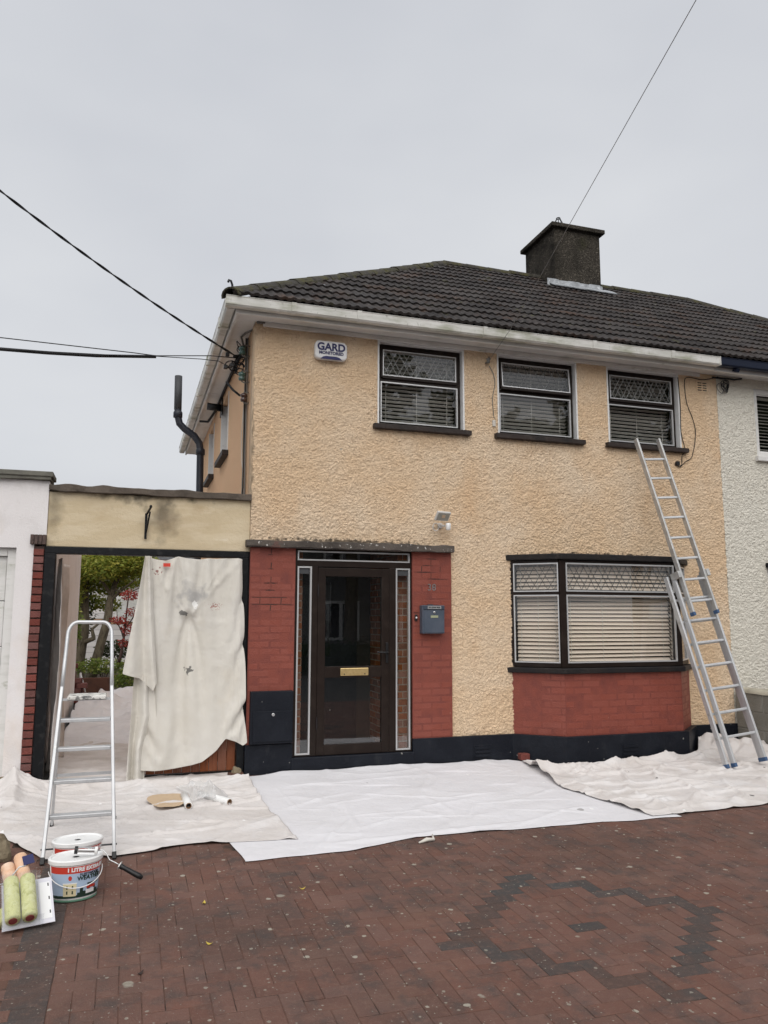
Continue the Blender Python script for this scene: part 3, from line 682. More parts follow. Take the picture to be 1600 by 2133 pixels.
# upper windows
def lattice(x0, x1, z0, z1, y, pitch=.105, slope=1.75, w=.006, double=False, M=None):
    # lead cames
    A = M if M is not None else Matrix(); mb = MB(); h = z1-z0
    for sgn in (1, -1):
        n = int((x1-x0+h/slope)/pitch)+2
        offs = [0] if not double else [0, pitch*.36]
        for k in range(-2, n+2):
            for of in offs:
                xb = x0+k*pitch+of - (0 if sgn > 0 else -0)
                # line x = xb + sgn*(z-z0)/slope (for -1 shift start)
                pa = []
                s0 = xb if sgn > 0 else xb
                for t in (0, 1): pa.append((s0+sgn*t*h/slope, z0+t*h))
                (xa, za), (xc, zc) = pa
                def clip(xa, za, xc, zc):
                    dx, dz = xc-xa, zc-za; t0, t1 = 0, 1
                    for e, lo_, hi_ in ((dx, x0-xa, x1-xa),):
                        ta, tb = lo_/e, hi_/e
                        if ta > tb: ta, tb = tb, ta
                        t0, t1 = max(t0, ta), min(t1, tb)
                    return (xa+dx*t0, za+dz*t0, xa+dx*t1, za+dz*t1) if t1-t0 > .02 else None
                c = clip(xa, za, xc, zc)
                if c: mb.beam(A @ Vector((c[0], y, c[1])), A @ Vector((c[2], y, c[3])), w, .004, A.to_3x3() @ Vector((0, 1, 0)))
    return mb
FY = .075
def upper_window(x0, x1, z0, z1, tilt=0, double=True):
    w = MB()     # white painted reveal
    w.box(x0, x0+.022, -.006, FY+.05, z0, z1); w.box(x1-.022, x1, -.006, FY+.05, z0, z1); w.box(x0+.022, x1-.022, -.005, FY+.05, z1-.026, z1)
    win = MB()
    a, c, d, e = x0+.022, x1-.022, z0, z1-.026
    zt0, zt1 = z0+.535, z0+.585
    for q in ((a, a+.052, d, e), (c-.052, c, d, e), (a+.052, c-.052, e-.05, e), (a+.052, c-.052, d, d+.05), (a+.052, c-.052, zt0, zt1)):
        win.box(q[0], q[1], FY, FY+.06, q[2], q[3])
    wo_ = win.build('window', 'brown_frame', house, bevel=.003)
    w.build('reveal', 'reveal_white', wo_, bevel=.004)
    MB().box(x0-.055, x1+.06, -.075, FY-.002, z0-.058, z0).build('sill', 'sill_brown', wo_, bevel=.006)
    glazed(wo_, a+.036, c-.04, d+.05, zt0, FY+.008, .014, 'window_glass', bd=.022)
    # the top-hung light
    M = Matrix.Translation((0, FY+.008, e-.05)) @ Matrix.Rotation(R(-tilt), 4, 'X')
    hh = e-.05-zt1
    sash = MB(); X0, X1 = a+.04, c-.04
    for q in ((X0, X0+.02, -hh, 0), (X1-.02, X1, -hh, 0), (X0+.02, X1-.02, -.02, 0), (X0+.02, X1-.02, -hh-.012, -hh+.02)): sash.obox(M, q[0], q[1], -.03, .004, q[2], q[3])
    sash.build('sash', 'brown_frame', wo_, bevel=.002)
    glazed(wo_, X0+.02, X1-.02, -hh+.02, -.02, -.018, .011, 'window_glass', bd=.016, M=M)
    lattice(X0+.034, X1-.034, -hh+.034, -.034, -.014, .17 if double else .115, 1.75, .006 if double else .008, double, M).build('lead_lattice', 'lead_pale' if double else 'lead_came', wo_)
    return wo_
wins = [upper_window(a, c, WZ0, WZ1, t, dbl) for (a, c), t, dbl in zip(W, (0, 5.0, 0), (True, False, True))]
def blind(label, M, width, z0, z1, pitch, tilt, m, sw=.026, group='venetian blinds in the windows'):
    """M: frame whose x runs along the blind and -y faces out"""
    o = thing('venetian_blind', M @ Vector((width/2, 0, z0)), label, 'blind', group)
    hb = MB(); hb.obox(M, 0, width, -.018, .022, z1-.03, z1); hb.build('headrail', m, o)
    c, s_ = math.cos(tilt)*sw/2, math.sin(tilt)*sw/2; cr = .003
    prof = [(-c, -s_), (-math.sin(tilt)*cr, math.cos(tilt)*cr), (c, s_)]
    mb = MB(); L = width/2-.004; t = .0016
    mb.add([(-L, p[0], p[1]) for p in prof]+[(-L, p[0], p[1]-t) for p in prof]+[(L, p[0], p[1]) for p in prof]+[(L, p[0], p[1]-t) for p in prof],
           [(0,1,7,6),(1,2,8,7),(3,9,10,4),(4,10,11,5),(0,6,9,3),(2,5,11,8),(0,3,4,1),(1,4,5,2),(6,7,10,9),(7,8,11,10)])
    me = mb.mesh('slat'); me.materials.append(MATS[m])
    n = int((z1-.03-z0)/pitch)
    for k in range(n):
        so = bpy.data.objects.new('slat', me); COL.objects.link(so)
        so.matrix_basis = M @ Matrix.Translation((width/2, 0, z0+.015+k*pitch)) @ Matrix.Rotation(random.gauss(0, .006), 4, 'Y') @ Matrix.Rotation(random.gauss(0, .05), 4, 'X'); adopt(so, o)
    for fx in (.1, .5, .9) if width < 1.2 else (.07, .36, .64, .93):
        MB().beam(M @ Vector((width*fx, -.016, z0)), M @ Vector((width*fx, -.016, z1)), .004, .002, (0, 1, 0)).build('ladder_cord', 'cord_white', o)
    return o
for (a, c), lb, tl in zip(W, ('grey venetian blind with flat slats in the upper window beside the alarm box', 'venetian blind behind the middle upper window with clear diamond lattice', 'venetian blind in the upper window where the long ladder rests'), (-.24, -.28, -.26)):
    blind(lb, T(a+.06, FY+.115, 0), c-a-.12, WZ0+.045, WZ1-.05, .046, tl, 'blind_white', .05)

# bay window
A_, B_, C_, D_ = (3.05, 0), (3.515, -.4), (5.085, -.4), (5.52, 0)
def facet(p, q):
    d = Vector((q[0]-p[0], q[1]-p[1], 0)); L = d.length; d.normalize(); nrm = Vector((-d.y, d.x, 0))   # inward
    M = Matrix(((d.x, nrm.x, 0, p[0]), (d.y, nrm.y, 0, p[1]), (0, 0, 1, 0), (0, 0, 0, 1))); return M, L
def ring(off, z0, z1, name, m, bevel=.008, inner=.06):
    o = [(A_[0]-off*1.3, 0), (B_[0]-off*.45, B_[1]-off), (C_[0]+off*.45, C_[1]-off), (D_[0]+off*1.3, 0)]
    return MB().prism([(x, y if i in (1, 2) else -.001) for i, (x, y) in enumerate(o)], 'z', z0, z1).build(name, m, house, bevel=bevel)
ring(.045, 2.13, 2.2, 'bay_coping', 'bay_black', .012)
ring(.05, .838, .90, 'bay_sill', 'bay_black', .012)
BZ0, BZ1 = .905, 2.125
bay = MB()
parts = []
for (p, q) in ((A_, B_), (B_, C_), (C_, D_)):
    M, L = facet(p, q); parts.append((M, L))
    for a in ((.0, .05, BZ0, BZ1), (L-.05, L, BZ0, BZ1), (.05, L-.05, BZ0, BZ0+.05), (.05, L-.05, BZ1-.03, BZ1), (.05, L-.05, 1.728, 1.764)): bay.obox(M, a[0], a[1], 0, .07, a[2], a[3])
for c in (B_, C_): bay.box(c[0]-.03, c[0]+.03, c[1]-.004, c[1]+.06, BZ0, BZ1)
bw = bay.build('bay_window', 'brown_frame', house, bevel=.003)
blab = ('cream blind slats in the narrow slanted side of the bay window', 'wide cream venetian blind across the front of the bay window', 'cream blind in the bay window side behind the ladder')
for k, (M, L) in enumerate(parts):
    for z0, z1, lat in ((BZ0+.05, 1.728, 0), (1.764, BZ1-.03, 1)):
        glazed(bw, .045, L-.045, z0, z1, .012, .016 if L > 1 else .013, 'window_glass', bd=.02, M=M)
        if lat: lattice(.065, L-.065, z0+.02, z1-.02, .006, .19, 1.7, .0055, True, M).build('lead_lattice', 'lead_came', bw)
    blind(blab[k], M @ T(.055, .12), L-.11, BZ0+.02, BZ1-.01, .046, .80, 'blind_cream', .05)
bp_ = MB().prism([(A_[0]+.003, -.001), (B_[0]+.002, B_[1]+.003), (C_[0]-.002, C_[1]+.003), (D_[0]-.003, -.001)], 'z', .151, .838).build('bay_brickwork', 'red_joint', house)
for k, (M, L) in enumerate(parts): brickwork(bp_, M @ T(0, .0324), L, .153, .836, d=.03, joint=.007, off=k)
# the bay's own floor and soffit close it to the room
MB().prism([(3.1, .24), (3.1, .02), (3.55, -.36), (5.06, -.36), (5.47, .02), (5.47, .24)], 'z', 2.1, 2.128).build('bay_ceiling', 'hall_wall', house)

# meter box on the left pillar
mbx = MB().box(.03, .475, -.10, -.034, .175, .705).build('meter_box', 'navy_plinth', house, bevel=.006)
MB().box(.055, .462, -.112, -.101, .20, .505).build('meter_door', 'navy_plinth', mbx, bevel=.004)
MB().lathe([(.016, 0), (.016, .006), (.008, .008)], (.265, -.112, .47), 12, M=Matrix.Rotation(R(90), 3, 'X')).build('lock', 'steel', mbx)
# wall vent upper right, made of peach-painted louvre
vb = MB().box(5.855, 6.025, -.012, -.001, 4.445, 4.59).build('wall_vent', 'roughcast_peach', house)
for cx in (5.90, 5.98):
    for r in range(4): MB().box(cx-.03, cx+.03, -.016, -.0125, 4.465+r*.033, 4.476+r*.033).build('slot', 'open_joint', vb)

# eaves
EX, EY, EZ, RY, RZ = -.345, -.375, 4.825, 3.5, 7.46
sl = (RZ-EZ)/(RY-EY); RX = 3.68; HK = (RX-EX)/(RY-EY)
MB().box(-.22, HX-.08, -.249, -.002, 4.70, 4.715).build('soffit', 'upvc_white', house)
for k in range(5): MB().box(-.219, -.002, .002+k*1.5, 1.498+k*1.5-.006, 4.70, 4.715).build('soffit_board', 'upvc_white', house)
MB().box(-.25, 5.92, -.28, -.25, 4.662, 4.82).build('fascia', 'upvc_white', house, bevel=.004)
MB().box(-.25, -.22, -.249, 7.4, 4.662, 4.82).build('fascia', 'upvc_white', house, bevel=.004)
MB().box(.08, 5.9, -.034, -.002, 4.65, 4.698).build('cable_trunking', 'upvc_white', house, bevel=.005)
GP = [(0, 0), (-.022, -.004), (-.026, -.05), (-.04, -.075), (-.07, -.10), (-.125, -.105), (-.13, -.06), (-.12, -.03), (-.125, 0), (-.115, 0), (-.112, -.03), (-.12, -.06), (-.115, -.095), (-.07, -.09), (-.05, -.07), (-.03, -.02)]
gprof = [(-.348, 0), (-.348, -.10), (-.365, -.108), (-.43, -.108), (-.448, -.09), (-.452, -.012), (-.458, -.004), (-.458, 0), (-.444, 0), (-.440, -.085), (-.43, -.098), (-.36, -.098), (-.356, 0)]
gfr = [(y+.058, z+4.808) for y, z in gprof]; gsd = [(x+.086, z+4.808) for x, z in gprof]
gut = MB().prism(gfr, 'x', -.371, 5.92).build('gutter', 'gutter_white', house)
for x in (.35, 1.08, 2.6, 4.06, 5.2): MB().prism([(y+.056, z+4.806) for y, z in [(-.347, 0), (-.347, -.104), (-.43, -.114), (-.456, -.092), (-.464, .003)]], 'x', x-.025, x+.025).build('gutter_joint', 'gutter_white', gut)
MB().box(5.92, 5.928, -.404, -.288, 4.697, 4.812).build('gutter_end', 'gutter_white', gut)
g2 = MB().prism(gsd, 'y', -.287, 7.45).build('gutter', 'gutter_white', house)
for y in (.3, 1.7, 3.2, 4.8, 6.4): MB().box(-.377, -.26, y-.03, y+.03, 4.696, 4.812).build('gutter_joint', 'gutter_white', g2)
MB().tube([(.02, 7.34, 4.70), (.02, 7.34, -.1)], .04, 10).build('downpipe', 'upvc_white', house, smooth=True)

# roof
def hip_deck(x0, x1, rx0, rx1, name, parent, dz=-.045):
    b = MB()
    e = [(x0, EY+.02, EZ+dz), (x1, EY+.02, EZ+dz), (x1, 7.42, EZ+dz), (x0, 7.42, EZ+dz), (rx0, RY, RZ+dz), (rx1, RY, RZ+dz)]
    b.add(e, [(0, 1, 5, 4), (2, 3, 4, 5), (3, 0, 4), (1, 2, 5), (0, 3, 2, 1)]); return b.build(name, 'tile_dark', parent)
deck = MB().add([(EX+.02, EY+.02, EZ-.05), (HX, EY+.02, EZ-.05), (HX, 7.42, EZ-.05), (EX+.02, 7.42, EZ-.05), (RX, RY, RZ-.05), (HX, RY, RZ-.05)], [(0, 1, 5, 4), (2, 3, 4, 5), (3, 0, 4), (1, 2, 5), (0, 3, 2, 1)])
roof = deck.build('roof', 'tile_dark', house)
TW, TE = .30, .338
slope_len = math.hypot(RZ-EZ, RY-EY); ang = math.atan(sl)
def tile_mb(seed=0):
    n = 18; prof = []
    for i in range(n+1):
        u = i/n; ph = (u*3) % 1; z = .017*max(0, math.sin(math.pi*min(1, max(0, (ph-.12)/.76))))**1.2
        prof.append((u*TW-.002, z))
    vs = [(x, 0, z+.033) for x, z in prof]+[(x, .40, z+.006) for x, z in prof]+[(x, .004, z) for x, z in prof]
    N = n+1; fs = [(i, i+1, N+i+1, N+i) for i in range(n)]+[(2*N+i, 2*N+i+1, i+1, i) for i in range(n)]
    return vs, fs
TV, TF = tile_mb()
tile_me = MB().add(TV, TF).mesh('roof_tile', fix=False); tile_me.materials.append(MATS['tile_dark'])
SM = Matrix.Translation((0, EY-.03, EZ-.012)) @ Matrix.Rotation(ang, 4, 'X')      # slope frame: x along eave, y up the slope
def lay_tiles(parent, xa, xb, hip_left=None, hip_right=None):
    rows = int(slope_len/TE)+1
    for r in range(rows):
        v = r*TE
        if v > slope_len-.1: break
        i0 = math.floor((xa-.3)/TW)
        x = i0*TW
        while x < xb+.01:
            if x+TW > xa and x < xb-.01:
                c = math.cos(ang)
                hl = (hip_left+v*c*HK) if hip_left is not None else -1e9; hr = (hip_right-v*c*HK) if hip_right is not None else 1e9
                if x+TW > hl+.02 and x < hr-.02:
                    cut = (hip_left is not None and x < hip_left+(v+.4)*c*HK) or (hip_right is not None and x+TW > hip_right-(v+.4)*c*HK)
                    M = SM @ Matrix.Translation((x, v+random.uniform(-.004, .004), random.uniform(-.002, .003))) @ Matrix.Rotation(random.gauss(0, .006), 4, 'Z')
                    if cut:
                        bm = bmesh.new(); bm.from_mesh(tile_me)
                        if hip_left is not None: co, no = Vector((hip_left-x, -v, 0)), Vector((-1, c*HK, 0)).normalized()
                        else: co, no = Vector((hip_right-x, -v, 0)), Vector((1, c*HK, 0)).normalized()
                        # keep the roof's side of the hip line  x = hip + y*c
                        bmesh.ops.bisect_plane(bm, geom=bm.verts[:]+bm.edges[:]+bm.faces[:], plane_co=co, plane_no=no, clear_outer=True)
                        if len(bm.faces) == 0: bm.free(); x += TW; continue
                        me = bpy.data.meshes.new('roof_tile'); bm.to_mesh(me); bm.free()
                        if not me.materials: me.materials.append(MATS['tile_dark'])
                    else: me = tile_me
                    o = bpy.data.objects.new('roof_tile', me); COL.objects.link(o); o.matrix_basis = M; adopt(o, parent)
            x += TW
lay_tiles(roof, EX, HX-.08, hip_left=EX+.03)
def ridge_tiles(parent, p, q, r=.115, n=None, drop=.02):
    p, q = Vector(p), Vector(q); L = (q-p).length; n = n or round(L/.42); d = (q-p).normalized()
    sx = d.cross(Vector((0, 0, 1))).normalized(); up = sx.cross(d)
    for k in range(n):
        a = p+(q-p)*(k/n); e = p+(q-p)*((k+1)/n)+d*.03; rr = r*random.uniform(.98, 1.03); mb = MB(); K = 9; jz = random.uniform(-.004, .004); js = random.uniform(-.004, .004)
        vs = []
        for P, rad in ((a, rr*1.04), (e, rr*.96)):
            for rad2 in (rad, rad-.02):
                for i in range(K):
                    t = math.pi*i/(K-1); vs.append(P+sx*(math.cos(t)*rad2+js)+up*(math.sin(t)*rad2*.85-drop+jz))
        fs = []
        for i in range(K-1): fs += [(i, i+1, 2*K+i+1, 2*K+i), (K+i, 3*K+i, 3*K+i+1, K+i+1), (i, K+i, K+i+1, i+1), (2*K+i, 2*K+i+1, 3*K+i+1, 3*K+i)]
        fs += [(0, 2*K, 3*K, K), (K-1, 2*K-1, 4*K-1, 3*K-1)]
        mb.add(vs, fs).build('ridge_tile', 'ridge_moss', parent, smooth=False)
ridge_tiles(roof, (EX+.02, EY+.02, EZ+.0), (RX, RY, RZ+.0))
ridge_tiles(roof, (RX, RY, RZ), (HX, RY, RZ))
hipiron = MB().tube([(-.25, -.27, 4.90), (-.275, -.295, 4.87), (-.295, -.315, 4.90), (-.305, -.325, 4.955), (-.32, -.34, 4.985), (-.345, -.365, 4.98), (-.352, -.372, 4.955)], .012, 8).build('hip_iron', 'pipe_grey', roof, smooth=True)
# chimney
CX0, CX1, CY0, CY1 = 5.51, 6.41, 2.9, 3.92
stack = MB().box(CX0, CX1, CY0, CY1, 6.9, 8.15).build('chimney', 'pebble_dark', roof)
MB().box(CX0-.075, CX1+.075, CY0-.075, CY1+.075, 8.15, 8.225).build('cap', 'pebble_dark', stack, bevel=.012)
fl = MB()
zs_ = EZ+sl*(CY0-EY)+.045
for k in range(6):
    x0 = CX0-.16+k*.205; fl.box(x0, min(x0+.215, CX1+.02), CY0-.012-.002*(k % 2), CY0-.003, zs_-.02, zs_+.115-.012*(k % 2))
MM = Matrix.Translation((0, CY0-.005, zs_+.028)) @ Matrix.Rotation(ang, 4, 'X')
for k in range(6): fl.obox(MM, CX0-.12+k*.205, CX0-.12+k*.205+.21, -.17-.015*(k % 3), 0, .0, .012+.002*(k % 2))
fl.obox(MM, CX1+.01, CX1+.17, -.13, .02, .002, .016)
fl.build('flashing', 'lead', stack)
cw = MB(); ct = unp(1163, 455, 3.3)
for k in range(6):
    a = 2*math.pi*k/6; cw.tube([(ct.x+.10*math.cos(a), 3.3+.10*math.sin(a), 8.22), (ct.x+.085*math.cos(a), 3.3+.085*math.sin(a), ct.z-.12), (ct.x+.028*math.cos(a), 3.3+.028*math.sin(a), ct.z)], .0075, 5)
cw.tube([(ct.x+.032*math.cos(2*math.pi*k/10), 3.3+.032*math.sin(2*math.pi*k/10), ct.z) for k in range(11)], .010, 5); cw.build('wire_cowl', 'pipe_grey', stack)

# side wall: windows, soil pipe, flue
for y0, y1, z0, z1 in SW:
    w = MB().box(.10, .14, y0+.02, y1-.02, z0, z1).build('window', 'brown_frame', house)
    for ya, yb in ((y0, y0+.025), (y1-.025, y1)): MB().box(-.012, .1, ya, yb, z0, z1).build('reveal', 'reveal_white', w)
    MB().box(.09, .098, y0+.08, y1-.08, z0+.06, z1-.06).build('pane', 'window_glass', w)
    MB().box(-.085, .09, y0-.07, y1+.07, z0-.075, z0-.002).build('sill', 'sill_brown', w, bevel=.005)
sp = [(-.11, 5.0, -.1), (-.11, 5.0, 4.1), (-.11, 5.0, 4.45), (-.15, 4.95, 4.62), (-.30, 4.75, 4.70), (-.50, 4.5, 4.72), (-.585, 4.4, 4.80), (-.60, 4.38, 4.92), (-.60, 4.38, 5.35)]
soil = MB().tube([(-.22, 4.0, -.1), (-.22, 4.0, 3.4), (-.23, 4.0, 4.05), (-.25, 4.0, 4.17), (-.33, 4.0, 4.28), (-.48, 4.0, 4.38), (-.56, 4.0, 4.46), (-.59, 4.0, 4.58), (-.592, 4.0, 4.70), (-.60, 4.0, 5.21)], .055, 12).build('soil_pipe', 'cast_black', house, smooth=True)
for z, x in ((4.03, -.228), (4.60, -.59)): MB().lathe([(.056, -.05), (.07, -.045), (.07, .03), (.062, .05), (.056, .055)], (x, 4.0, z), 14).build('collar', 'cast_black', soil, smooth=True)
MB().tube([(-.594, 4.0, 4.68), (-.602, 4.0, 5.22)], .058, 12).build('vent_terminal', 'pipe_grey', soil, smooth=True)
for z in (1.2, 3.0): MB().box(-.285, 0, 3.985, 4.015, z, z+.03).build('pipe_bracket', 'cast_black', soil)
fl_ = MB().box(-.018, -.001, 3.05, 3.3, 4.42, 4.66).build('flue', 'black_plastic', house)
MB().tube([(-.002, 3.17, 4.54), (-.22, 3.17, 4.55)], .055, 12).build('flue_tube', 'black_plastic', fl_, smooth=True)

# ------------------------------------------------------------------ neighbour to the right
nb = thing('neighbour_house', (9.4, 3.5, -.15), 'cream white roughcast house joined on at the picture\'s right edge', 'house')
NW = [(6.80, 7.9, 3.635, 4.585), (6.84, 8.6, .95, 2.12)]
nw = walls((HX+.002, 12.36), (-.3, 4.75), NW, .004, .25); sk = rough_skin((HX+.001, 8.8), (-.1, 4.72), [NW[0], NW[1]], seed=30); nw.add(sk.v, sk.f)
nw.build('wall', 'roughcast_white', nb, fix=False, smooth=True)
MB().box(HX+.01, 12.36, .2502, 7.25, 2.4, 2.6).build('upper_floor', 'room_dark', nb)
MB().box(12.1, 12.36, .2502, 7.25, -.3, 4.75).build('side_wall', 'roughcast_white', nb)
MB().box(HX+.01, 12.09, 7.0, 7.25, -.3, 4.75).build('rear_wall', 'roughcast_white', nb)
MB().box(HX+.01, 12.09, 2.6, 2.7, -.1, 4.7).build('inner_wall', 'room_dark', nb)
for i, (x0, x1, z0, z1) in enumerate(NW):
    w = MB()
    for q in ((x0, x0+.07, z0, z1), (x1-.07, x1, z0, z1), (x0+.07, x1-.07, z1-.07, z1), (x0+.07, x1-.07, z0, z0+.07)): w.box(q[0], q[1], .02, .09, q[2], q[3])
    w = w.build('window', 'upvc_white', nb, bevel=.006)
    glazed(w, x0+.07, x1-.07, z0+.07, z1-.07, .05, .015, 'window_glass', silver='upvc_white')
    MB().box(x0-.04, x1+.05, -.06, .018, z0-.07, z0-.002).build('sill', 'upvc_white', w, bevel=.006)
    if i: MB().box(x0-.03, x1+.1, -.07, -.001, z1+.012, z1+.075).build('hood', 'black_gloss', w, bevel=.006)
blind('venetian blind in the white framed window of the neighbour house', T(6.87, .15), .96, 3.71, 4.51, .046, .1, 'blind_white', .05)
MB().box(HX-.078, 12.5, -.249, -.002, 4.70, 4.72).build('soffit', 'upvc_white', nb)
MB().box(5.932, 12.7, -.28, -.25, 4.658, 4.82).build('fascia', 'upvc_white', nb, bevel=.004)
MB().prism(gfr, 'x', 5.93, 12.75).build('gutter', 'gutter_navy', nb)
MB().prism([(-.30, 4.70), (-.37, 4.69), (-.34, 4.65), (-.285, 4.68)], 'x', 6.2, 6.26).build('gutter_bracket', 'gutter_navy', nb)
nroof = MB().add([(HX+.002, EY+.02, EZ-.05), (12.70, EY+.02, EZ-.05), (12.70, 7.42, EZ-.05), (HX+.002, 7.42, EZ-.05), (12.70-(RX-EX), RY, RZ-.05), (HX+.002, RY, RZ-.05)], [(0, 1, 4, 5), (2, 3, 5, 4), (1, 2, 4), (0, 3, 2, 1)]).build('roof', 'tile_dark', nb)
lay_tiles(nroof, HX-.08+.01, 12.70, hip_right=12.69)
ridge_tiles(nroof, (HX+.005, RY, RZ), (12.72-(RX-EX), RY, RZ)); ridge_tiles(nroof, (12.70-(RX-EX), RY, RZ), (12.70, EY+.02, EZ))
# boundary wall of grey blocks
bwall = MB().box(6.165, 6.375, -3.2, -.062, -.45, .545).build('block_wall', 'block_mortar', label='low grey concrete block wall under a pale mortar cap beside the ladder', cat='wall')
for r in range(5):
    y = -.07+(.22 if r % 2 else 0)
    while y > -3.2:
        y1, y0 = min(y, -.07), max(y-.43, -3.19)
        if y1-y0 > .05:
            z0 = .545-(r+1)*.218
            o = MB().box(6.155, 6.385, y0+.006, y1-.006, z0+.006, z0+.212).build('block', 'block_grey', bwall, bevel=.006)
        y -= .44
def capf(u, v):
    y = -.062-3.15*u; a = v*math.pi; k = .012*fbm(y*5, v*3, 3)
    return (6.27-.125*math.cos(a), y, .546+.055*math.sin(a)**.6+k)
MB().sheet(capf, 50, 8).build('wall_cap', 'cap_concrete', bwall, smooth=True)

# ------------------------------------------------------------------ side gateway on the left
gw = thing('side_gateway', (-1, .1, -.13), 'stained yellow rendered lintel with black timber frame over the side passage', 'gateway')
MB().box(-2.0, -.002, .012, .23, 2.152, 2.702).build('lintel', 'lintel_render', gw, bevel=.008)
wavy_box(-2.0, .0, -.045, .26, 2.702, 2.77, 40, .018, 5).build('coping', 'coping_brown', gw, bevel=.005)
fr = MB(); fr.box(-2.008, -.012, -.012, .12, 2.082, 2.151); fr.box(-2.008, -1.905, -.012, .12, -.16, 2.081); fr.box(-.09, -.012, -.012, .12, -.16, 2.081)
fr.box(-.012, -.002, -.02, .06, .1, 2.15)
fr.build('frame', 'black_gloss', gw, bevel=.005)
pier = MB().box(-2.105, -2.012, .004, .23, -.14, 2.15).build('pier', 'dark_mortar', gw)
for r in range(30):
    o = bpy.data.objects.new('brick', brick_me(.092, .062, .03, .004, 'old_brick')); COL.objects.link(o)
    o.matrix_basis = T(-2.0585+random.uniform(-.002, .002), .008+random.uniform(-.003, .003), -.10+r*.0755) @ Matrix.Rotation(random.gauss(0, .01), 4, 'Y'); adopt(o, pier)
for k in range(4): MB().box(-2.14+k*.036, -2.112+k*.036+.004, -.045, .02, 2.165, 2.26).build('corbel_brick', 'dark_mortar', pier, bevel=.004)
gate = MB(); gate.box(-1.06, -.092, .085, .11, .0, .10); gate.box(-1.06, -.092, .085, .11, 1.9, 2.0); gate.box(-1.06, -.092, .085, .11, .95, 1.05)
gate = gate.build('gate', 'timber_gate', gw)
for k in range(11): MB().box(-1.06+k*.088+.002, -1.06+k*.088+.086, .06, .084, -.09, 2.05).build('plank', 'timber_gate', gate, bevel=.003)
MB().box(-1.06, -.10, .03, .12, -.14, -.095).build('threshold', 'black_gloss', gw)
ib = MB(); ib.beam((-1.068, -.02, 2.25), (-1.068, -.02, 2.515), .024, .012, (0, 1, 0)); ib.beam((-1.068, -.014, 2.50), (-1.03, -.15, 2.56), .016, .016); ib.beam((-1.066, -.016, 2.30), (-1.035, -.12, 2.52), .014, .014)
ib.lathe([(.008, 0), (.016, .01), (.008, .03)], (-1.03, -.152, 2.555), 8)
ib.build('wall_bracket', 'black_gloss', label='black iron hanging bracket fixed to the stained lintel', cat='bracket')

# neighbour's garage
ga = thing('garage', (-3.3, 3, -.14), 'white rendered garage with brown slab coping at the picture\'s left edge', 'garage')
walls((-5.2, -2.001), (-.15, 2.80), [(-4.9, -2.262, -.15, 2.13), (-2.107, -2.0, -.15, 2.235)], .0, .22).build('wall', 'white_render', ga)
MB().box(-5.2, -2.004, .2201, 6.2, -.15, 2.72).build('side_wall', 'white_render', ga)
c_ = wavy_box(-5.3, -1.985, -.06, .3, 2.801, 2.865, 50, .010, 9).build('coping', 'coping_slate', ga, bevel=.005)
MB().box(-2.47, -1.965, -.075, .31, 2.835, 2.885).build('coping_slab', 'coping_slate', ga, bevel=.008)
gd = MB().box(-2.345, -2.263, .06, .14, -.14, 2.128).build('door_frame', 'upvc_white', ga, bevel=.004)
MB().box(-4.9, -2.346, .06, .14, 2.05, 2.128).build('door_frame', 'upvc_white', ga, bevel=.004)
gdr = MB().box(-4.9, -2.346, .13, .16, -.14, 2.049).build('garage_door', 'pipe_grey', ga)
for k in range(5): MB().box(-4.88, -2.352, .105, .129, -.13+k*.437, -.13+k*.437+.43).build('panel', 'upvc_white', gdr, bevel=.006)
for k in range(5):
    MB().box(-2.28+k*.055, -2.233+k*.055, -.03+.004*(k % 2), .002, -.14, -.02-.02*(k % 3)).build('base_stone', 'stone_rough', ga, bevel=.012)

# ------------------------------------------------------------------ dust sheets
def ground_sheet(name, bottom, top, left, right, h, m, label, nu, nv, lift, solid=.0016):
    C = coons([(x, y, 0) for x, y in bottom], [(x, y, 0) for x, y in top], [(x, y, 0) for x, y in left], [(x, y, 0) for x, y in right])
    def P(u, v):
        p = C(u, v); e = min(u, v, 1-u, 1-v)
        wob = max(0, 1-e*14)
        x = p.x+wob*.03*noise.noise(Vector((p.x*3.1, p.y*3.1, lift*900))); y = p.y+wob*.022*noise.noise(Vector((p.x*3.3, p.y*2.7, 4+lift*700)))
        y = min(y, p.y+.0) if v > .98 else y
        z = G0+GS*min(y, 0)+lift+max(0, h(x, y, u, v))*(min(1, .35+v*9) if v < .2 else 1)
        return (x, y, z)
    o = MB().sheet(P, nu, nv).build(name, m, smooth=True, label=label, cat='dust sheet', solid=solid, fix=False)
    return o
def make_creases(n, x0, x1, y0, y1, seed, amp=.008):
    rg = random.Random(seed); o = []
    for _ in range(n):
        cx, cy = rg.uniform(x0, x1), rg.uniform(y0, y1); a = rg.gauss(.1, .5) if rg.random() < .7 else rg.uniform(0, 3.1); L = rg.uniform(.15, .75)
        o.append((cx-L*math.cos(a), cy-L*math.sin(a), cx+L*math.cos(a), cy+L*math.sin(a), amp*rg.uniform(.4, 1.4), rg.uniform(.010, .03)))
    return o
def crease_h(x, y, cr):
    h = 0
    for ax_, ay_, bx_, by_, am, w in cr:
        dx, dy = bx_-ax_, by_-ay_; t = ((x-ax_)*dx+(y-ay_)*dy)/(dx*dx+dy*dy)
        if -.05 < t < 1.05:
            d = (x-ax_-dx*t)*dy-(y-ay_-dy*t)*dx; d = abs(d)/math.hypot(dx, dy)+.012*noise.noise(Vector((x*7, y*7, am*900)))
            if abs(d) < .1: h += am*math.exp(-(d/w)**2)*max(0, math.sin(math.pi*min(1, max(0, t))))
    return h
CR_M = make_creases(34, -.3, 3.2, -2.5, -.2, 3, .009); CR_L = make_creases(46, -2.6, .0, -2.1, -.2, 4, .014); CR_R = make_creases(50, 3.0, 6.1, -2.3, -.5, 5, .016)
